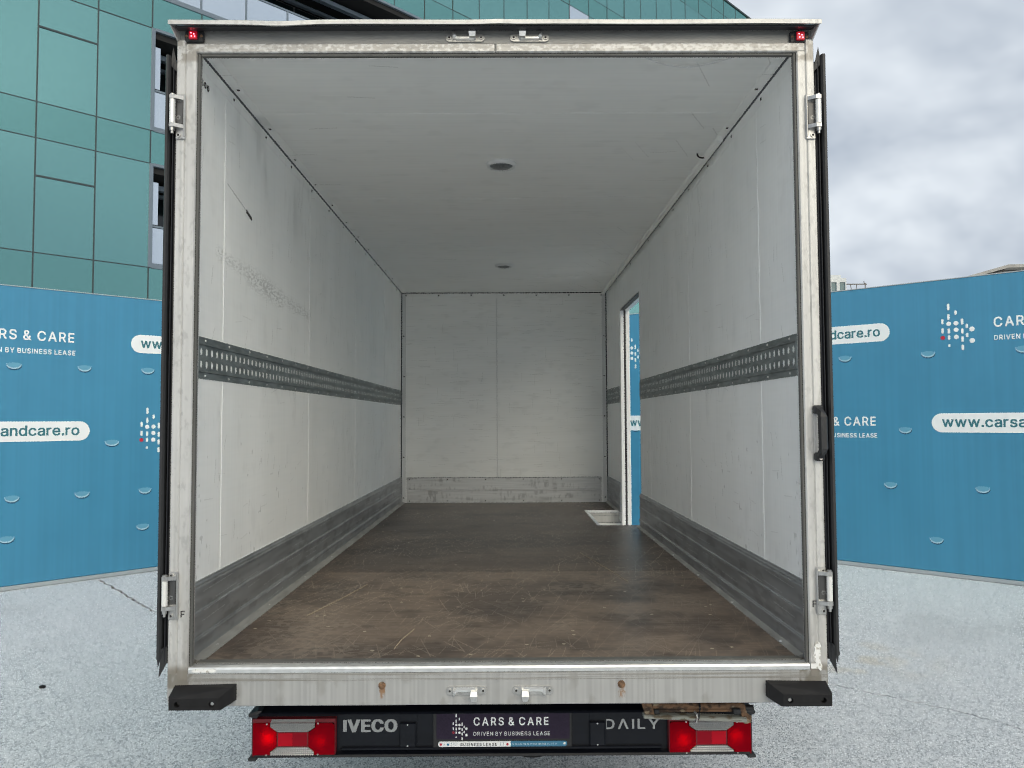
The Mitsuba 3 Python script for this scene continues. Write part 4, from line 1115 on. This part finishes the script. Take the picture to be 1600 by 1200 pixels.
def zp(X, Yp):
    """From measured positions on the left lamp's enlarged photograph to x, z."""
    return (-0.975 + (X / 8.889 + 380 - 397) * 0.002446, 0.623 - (Yp / 8.889 + 1090 - 1118) * 0.00243)


def lamp(mirror):
    k = key(TK + '__tail_light')
    labels[k] = {'label': 'lit tail light' if not mirror else 'lit tail light partly under the rusty folding step'}
    dz = -0.0235 if mirror else 0.0
    f = lambda pts: Polygon([(((-0.0315 * 2 + 0.006) - 0.0 - p[0] + 0.008) if mirror else p[0], p[1] + (-0.004 if mirror else 0)) for p in (zp(*q) for q in pts)]).buffer(0)
    y0 = YBM - 0.030
    hs = f([(165, 265), (1305, 265), (1305, 775), (165, 775)])
    scene[k + '__housing'] = mikit.ply(xz(hs, y0 + 0.034, 0.004), 'lamp_reflector')
    rim = hs.difference(f([(178, 318), (1290, 318), (1290, 765), (178, 765)]))
    scene[k + '__rim'] = mikit.ply(xz(rim, y0 + 0.004, 0.030), 'lamp_housing_red')
    red = [[(172, 318), (405, 318), (405, 368), (500, 440), (500, 642), (407, 706), (407, 768), (172, 768)], [(1038, 318), (1262, 318), (1297, 350), (1297, 768), (1017, 768), (1017, 703), (936, 640), (936, 443), (1030, 378)]]
    for i, q in enumerate(red):
        pg = f(q)
        face = xz(pg.buffer(-0.0008), y0, 0.003)
        scene[f'{k}__red_lens' + (f'_{i:03d}' if i else '')] = mikit.ply(face, 'lens_red')
        c = (380, 520) if i == 0 else (1100, 570)
        cx, cz = f([(c[0] - 2, c[1] - 2), (c[0] + 2, c[1] - 2), (c[0], c[1] + 2)]).centroid.coords[0]
        bulb = trimesh.creation.icosphere(2, 1.0)
        bulb.vertices *= [0.017, 0.006, 0.014] if i == 0 else [0.013, 0.006, 0.011]
        bulb.apply_translation([cx, y0 + 0.024, cz])
        emit(f'{k}__bulb' + (f'_{i:03d}' if i else ''), bulb, (13.0, 2.9, 1.0) if (i == 0) == (not mirror) else (6.5, 1.3, 0.45))
    ctr = [[(520, 455), (716, 455), (716, 628), (520, 628)], [(716, 455), (915, 455), (915, 628), (716, 628)]]
    for i, q in enumerate(ctr):
        scene[f'{k}__reflex_plate' + (f'_{i:03d}' if i else '')] = mikit.ply(xz(f(q), y0 + 0.001 + 0.001 * i, 0.006), ('reflex_a', 'reflex_b')[i])
    scene[f'{k}__centre_frame'] = mikit.ply(xz(f([(503, 441), (933, 441), (933, 642), (503, 642)]).difference(f([(520, 455), (915, 455), (915, 628), (520, 628)])), y0 + 0.002, 0.006), 'lamp_housing_red')
    clr = [[(412, 318), (1022, 318), (1022, 375), (930, 438), (508, 438), (412, 372)], [(503, 646), (930, 646), (1010, 708), (1010, 768), (415, 768), (415, 712)]]
    for i, q in enumerate(clr):
        pg = f(q)
        vs, fs_ = [], []
        ax, az, bx_, bz = pg.bounds
        for cx in np.arange(ax, bx_, 0.0078):
            for cz in np.arange(az, bz, 0.0078):
                cell = sbox(cx, cz, cx + 0.0074, cz + 0.0074)
                if pg.buffer(0.001).contains(cell):
                    o = len(vs)
                    vs += [(cx, y0 + 0.0008, cz), (cx + 0.0074, y0 + 0.0008, cz), (cx + 0.0074, y0 + 0.0008, cz + 0.0074), (cx, y0 + 0.0008, cz + 0.0074), (cx + 0.0037, y0 - 0.0014, cz + 0.0037)]
                    fs_ += [(o, o + 1, o + 4), (o + 1, o + 2, o + 4), (o + 2, o + 3, o + 4), (o + 3, o, o + 4)]
        kk = f'{k}__clear_lens' + (f'_{i:03d}' if i else '')
        scene[kk] = mikit.ply(xz(pg, y0 + 0.001, 0.003), 'clear_edge')
        scene[kk + '__prism'] = mikit.ply(trimesh.Trimesh(np.array(vs), np.array(fs_), process=False), 'lens_clear')
        labels[kk + '__prism'] = {'kind': 'stuff'}
        lip = f([(430, 268), (1030, 268), (1022, 314), (412, 314)]) if i == 0 else f([(412, 770), (1012, 770), (1012, 776), (412, 776)])
        scene[f'{k}__clear_edge' + (f'_{i:03d}' if i else '')] = mikit.ply(xz(lip, y0 + 0.003, 0.012), 'clear_edge')
    for i, (a, b) in enumerate(((367, 327), (1070, 322), (362, 748), (1068, 742))):
        cx, cz = f([(a - 2, b - 2), (a + 2, b - 2), (a, b + 2)]).centroid.coords[0]
        scene[f'{k}__screw' + (f'_{i:03d}' if i else '')] = mikit.ply(cyl((cx, y0 - 0.0005, cz), (cx, y0 - 0.003, cz), 0.0033, 10), 'lamp_screw')


mat('reflex_a', (0.46, 0.003, 0.016), 0.5, specular=0.15)
mat('reflex_b', (0.27, 0.002, 0.013), 0.5, specular=0.15)
mat('clear_edge', (0.22, 0.22, 0.215), 0.25, specular=0.5)
lamp(False)
lamp(True)


def rear_txt(parent, name, s, h, x0, x1, z, y, mt, bold=False, **kw):
    t = fit_txt(s, h, x1 - x0, bold, **kw)
    t.apply_transform(frame_m((x0, y, z), (1, 0, 0), (0, 0, 1), (0, -1, 0)))
    return put(parent + '__' + name, t, mt)


t = cat(*[place(fit_txt('IVECO', 0.0445, 0.202, True, sx=1.04), (dx, 0, -dz), (1, 0, 0), (0, 1, 0), (0, 0, 1)) for dx, dz in ((0, 0), (0.0028, 0.0002), (0.0056, 0.0004))])
t.apply_transform(frame_m((-0.634, YBM - 0.0002, 0.5595), (1, 0, 0), (0, 0, 1), (0, -1, 0)))
put(BM + '__lettering', t, 'letter_silver')
t = fit_txt('D\u039bILY', 0.036, 0.208, True, sx=1.22)
t.apply_transform(frame_m((0.368, YBM - 0.0002, 0.564), (1, 0, 0), (0, 0, 1), (0, -1, 0)))
put(BM + '__lettering', t, 'letter_silver')
for x0, x1 in ((-0.417, -0.354), (0.308, 0.368)):
    k = put(BM + '__pad_bracket', [bx(x0, x1, YBM - 0.016, YBM, 0.505, 0.596, 0.004), bx(x0 + 0.002, x1 + 0.006, YBM - 0.003, YBM + 0.002, 0.5, 0.628, 0.001)], 'bumper_black')
    for z in (0.590, 0.511):
        put(BM + '__pad_bracket' + k[len(BM + '__pad_bracket'):] + '__screw', cyl(((x0 + x1) / 2, YBM - 0.016, z), ((x0 + x1) / 2, YBM - 0.018, z), 0.003, 8), 'bright_alloy')
NP = TK + '__advert_plate'
PX0, PX1 = -0.284, 0.238
yp = YBM - 0.014
labels[NP] = {'label': 'dark purple advert plate in a black holder'}
scene[NP] = mikit.ply(cat(bx(PX0 - 0.006, PX1 + 0.004, yp + 0.003, YBM + 0.001, 0.500, 0.640, 0.003)), 'black_plastic')
put(NP + '__face', xz(sbox(PX0 + 0.008, 0.5335, PX1 - 0.006, 0.6365).buffer(-0.006).buffer(0.006, 4), yp, 0.004), 'plate_purple')
# mark and words on the plate, measured on the enlarged photograph (zoom 7.273, origin 680,1100)
px = lambda X: -0.284 + ((X / 7.273 + 680) - 679) * 0.00245
pz = lambda Yq: 0.6335 - ((Yq / 7.273 + 1100) - 1111) * 0.00240
w, r = logo_polys(pz(93) - pz(392), 0.92)
for g_, mt, nm in [(g_, 'print_white', nm) for nm, g_ in w] + [(r.difference(affinity.scale(r, 0.5, 0.5)), 'print_red', 'red_logo_dot')]:
    mm = ext(g_, 0.0006); mm.apply_transform(frame_m((px(203), yp - 0.0001, pz(392)), (1, 0, 0), (0, 0, 1), (0, -1, 0))); put(NP + '__' + nm, mm, mt)
rear_txt(NP, 'lettering', 'CARS & CARE', pz(138) - pz(225), px(438), px(1340), pz(225), yp - 0.0001, 'print_white', True, depth=0.0006, space=0.3, sx=0.9)
rear_txt(NP, 'lettering', 'DRIVEN BY BUSINESS LEASE', pz(300) - pz(342), px(436), px(1338), pz(342), yp - 0.0001, 'print_white', False, depth=0.0006, space=0.35)
strip = stadium(px(35), px(1495), pz(468), pz(408))
half = sbox(px(858), 0, 9, 9)
put(NP + '__strip', xz(strip.difference(half), yp - 0.001, 0.004), 'print_white')
put(NP + '__strip', xz(strip.intersection(half), yp - 0.001, 0.004), 'plate_blue')
rear_txt(NP, 'lettering', 'BUSINESS LEASE', pz(426) - pz(457), px(290), px(708), pz(457), yp - 0.0012, 'print_black', True, depth=0.0006, space=0.35)
rear_txt(NP, 'lettering', 'PASSION FOR MOBILITY', pz(428) - pz(448), px(878), px(1405), pz(449), yp - 0.0012, 'print_white', False, depth=0.0006, space=0.35)
dots = lambda l, r_: unary_union([Point(px(a), pz(b)).buffer(r_, 8) for a, b in l])
for q in ((67, 440), (820, 441)):
    put(NP + '__strip_dot', xz(dots([q], 0.0045), yp - 0.0017, 0.0006), 'print_red')
put(NP + '__strip_dot', xz(dots([(148, 440)], 0.0045), yp - 0.0017, 0.0006), 'plate_blue')
put(NP + '__strip_dot', xz(dots([(1465, 434)], 0.0045), yp - 0.0017, 0.0006), 'print_white')
for a, b, c in ((104, 430, 452), (190, 420, 435), (215, 425, 445), (190, 450, 462), (738, 422, 457), (775, 422, 457)):
    put(NP + '__strip_bar', xz(sbox(px(a) - 0.0008, pz(c), px(a) + 0.0008, pz(b)), yp - 0.0017, 0.0006), 'print_teal')

# --- rusty folding step tucked under the sill at the right
ST = TK + '__folding_step'
labels[ST] = {'label': 'rusty folded step under the sill at the right'}
ys = 2.85
scene[ST] = mikit.ply(cat(xz(Polygon([(0.50, 0.735), (0.945, 0.735), (0.935, 0.706), (0.86, 0.704), (0.82, 0.715), (0.53, 0.712)]).difference(Point(0.907, 0.719).buffer(0.006, 8)), ys + 0.02, 0.006)), 'rust')
put(ST + '__side_arm', hull([(x, y, z) for x, y, z in ((0.484, ys - 0.005, 0.718), (0.520, ys - 0.005, 0.716), (0.484, ys + 0.03, 0.718), (0.520, ys + 0.03, 0.716), (0.497, ys - 0.012, 0.672), (0.530, ys - 0.012, 0.674), (0.497, ys - 0.004, 0.670), (0.530, ys - 0.004, 0.672))]), 'rust')
put(ST + '__side_arm', [hull([(x, y, z) for x, y, z in ((0.838, ys - 0.006, 0.708), (0.860, ys - 0.006, 0.712), (0.838, ys + 0.02, 0.708), (0.860, ys + 0.02, 0.712), (0.868, ys - 0.012, 0.672), (0.846, ys - 0.012, 0.672))]),
                         hull([(x, y, z) for x, y, z in ((0.846, ys - 0.012, 0.674), (0.868, ys - 0.012, 0.676), (0.846, ys + 0.004, 0.674), (0.868, ys + 0.004, 0.676), (0.858, ys - 0.010, 0.640), (0.880, ys - 0.010, 0.645), (0.858, ys, 0.640), (0.880, ys, 0.645), (0.884, ys - 0.01, 0.668))])], 'rust')
put(ST + '__rod', [cyl((0.525, ys + 0.006, 0.7015), (0.85, ys + 0.006, 0.700), 0.0125, 14), cyl((0.53, ys, 0.686), (0.83, ys, 0.686), 0.0055, 10)], 'rust', 40)
put(ST + '__tread_tube', [hull([(x, y, z) for x, z0_, z1_ in ((0.490, 0.664, 0.678), (0.862, 0.648, 0.666)) for y, z in ((ys - 0.022, z0_ + 0.004), (ys - 0.022, z1_ - 0.004), (ys - 0.016, z1_), (ys + 0.012, z1_), (ys + 0.012, z0_), (ys - 0.016, z0_))])], 'old_paint_grey')
put(ST + '__stop_block', [bx(0.815, 0.842, ys - 0.02, ys + 0.01, 0.676, 0.698, 0.003), bx(0.528, 0.548, ys - 0.014, ys + 0.01, 0.677, 0.696, 0.003)], 'black_plastic')
put(ST + '__end_knob', cyl((0.862, ys, 0.694), (0.892, ys, 0.694), 0.011, 16), 'black_plastic', 40)
put(ST + '__strap', tube([(0.688 + 0.006 * math.sin(a * 1.1), ys + 0.004 - 0.034 * math.cos(a), 0.684 + 0.036 * math.sin(a)) for a in np.linspace(-1.9, 1.9, 16)], 0.0038, 6), 'door_seal_black')
put(ST + '__hook', tube([(0.672, ys - 0.020, 0.690), (0.680, ys - 0.028, 0.684), (0.681, ys - 0.030, 0.672), (0.677, ys - 0.028, 0.652)], 0.0035, 6), 'hinge_steel')
# brackets that carry the bumper, hanging loop of hose
tput('chassis', [bx(-0.46, -0.38, 3.08, 9.6, 0.60, 0.79), bx(0.34, 0.42, 3.08, 9.6, 0.60, 0.79), bx(-1.0, 0.95, 3.3, 3.4, 0.70, 0.79), bx(-1.0, 0.95, 4.2, 4.3, 0.70, 0.79), bx(-1.0, 0.95, 5.4, 5.5, 0.70, 0.79), bx(-0.9, 0.85, 3.05, 3.15, 0.52, 0.62)], 'chassis_black')
tput('bumper_hanger', [hull([(x + a, y, z) for a, y, z in ((-0.025, 2.98, 0.784), (0.03, 2.98, 0.784), (-0.02, 2.98, 0.74), (0.018, 2.98, 0.74), (-0.02, 3.1, 0.784), (0.02, 3.1, 0.784))]) for x in (-0.42, 0.38)] + [bx(-0.60, -0.40, 3.0, 3.05, 0.735, 0.785), bx(0.4, 0.56, 3.0, 3.05, 0.735, 0.785)], 'chassis_black')
tput('hose_loop', tube([(0.092 + 0.080 * math.cos(a), 3.06, 0.480 + 0.042 * math.sin(a)) for a in np.linspace(math.pi, 2 * math.pi, 18)], 0.0065, 8), 'rubber', True)


# --- wheels and cab, out of sight behind the box
def wheel(x, y, w, inner=False):
    k = key(TK + '__wheel')
    r = 0.335
    pr = np.array([(0.19, -w / 2 + 0.02), (0.29, -w / 2), (0.325, -w / 2 + 0.015), (r, -w / 2 + 0.04), (r, w / 2 - 0.04), (0.325, w / 2 - 0.015), (0.29, w / 2), (0.19, w / 2 - 0.02), (0.19, -w / 2 + 0.02)])
    ty = trimesh.creation.revolve(pr, sections=40)
    M = frame_m((x, y, r), (0, 1, 0), (0, 0, 1), (1, 0, 0))
    ty.apply_transform(M); ty.fix_normals()
    scene[k + '__tyre'] = mikit.ply(ty, 'rubber', smooth=35)
    rm = trimesh.creation.revolve(np.array([(0.0, 0.03), (0.07, 0.03), (0.09, 0.0), (0.16, -0.01), (0.19, 0.05), (0.19, -0.05), (0.0, -0.05)]), sections=32)
    rm.apply_transform(M); rm.fix_normals()
    scene[k + '__rim'] = mikit.ply(rm, 'hinge_steel', smooth=35)


for x in (-0.93, -0.70, 0.64, 0.87):
    wheel(x, 5.35, 0.20)
for x in (-0.87, 0.81):
    wheel(x, 9.0, 0.22)
tput('rear_axle', cyl((-0.85, 5.35, 0.335), (0.8, 5.35, 0.335), 0.06, 12), 'chassis_black')
cab = Polygon([(8.15, 0.55), (10.0, 0.45), (10.05, 0.95), (9.95, 1.15), (9.25, 1.95), (8.9, 2.15), (8.15, 2.2)])
tput('cab', yz(cab.buffer(-0.05).buffer(0.05, 4), -0.95, 0.89), 'body_white')
tput('cab__windscreen', hull([(x, y, z) for x in (-0.8, 0.74) for y, z in ((9.90, 1.235), (9.35, 1.87), (9.89, 1.22), (9.33, 1.87))]), 'dark_glass')
for x0 in (-0.953, 0.888):
    tput('cab__side_window', yz(Polygon([(8.4, 1.3), (9.6, 1.3), (9.15, 1.88), (8.4, 1.9)]), x0, x0 + 0.005), 'dark_glass')

# a small dark stone on the open ground
m = trimesh.creation.icosphere(2, 0.016)
m.vertices *= 0.75 + 0.5 * meshkit.noise(m.vertices * 90 + 5)[:, None]
m.vertices *= [1.3, 0.9, 0.7]
m.apply_translation([-3.066, 5.154, 0.008])
tag(put('stone', m, 'rubber'), 'tiny dark stone lying on the pale ground left of the truck', 'stone')
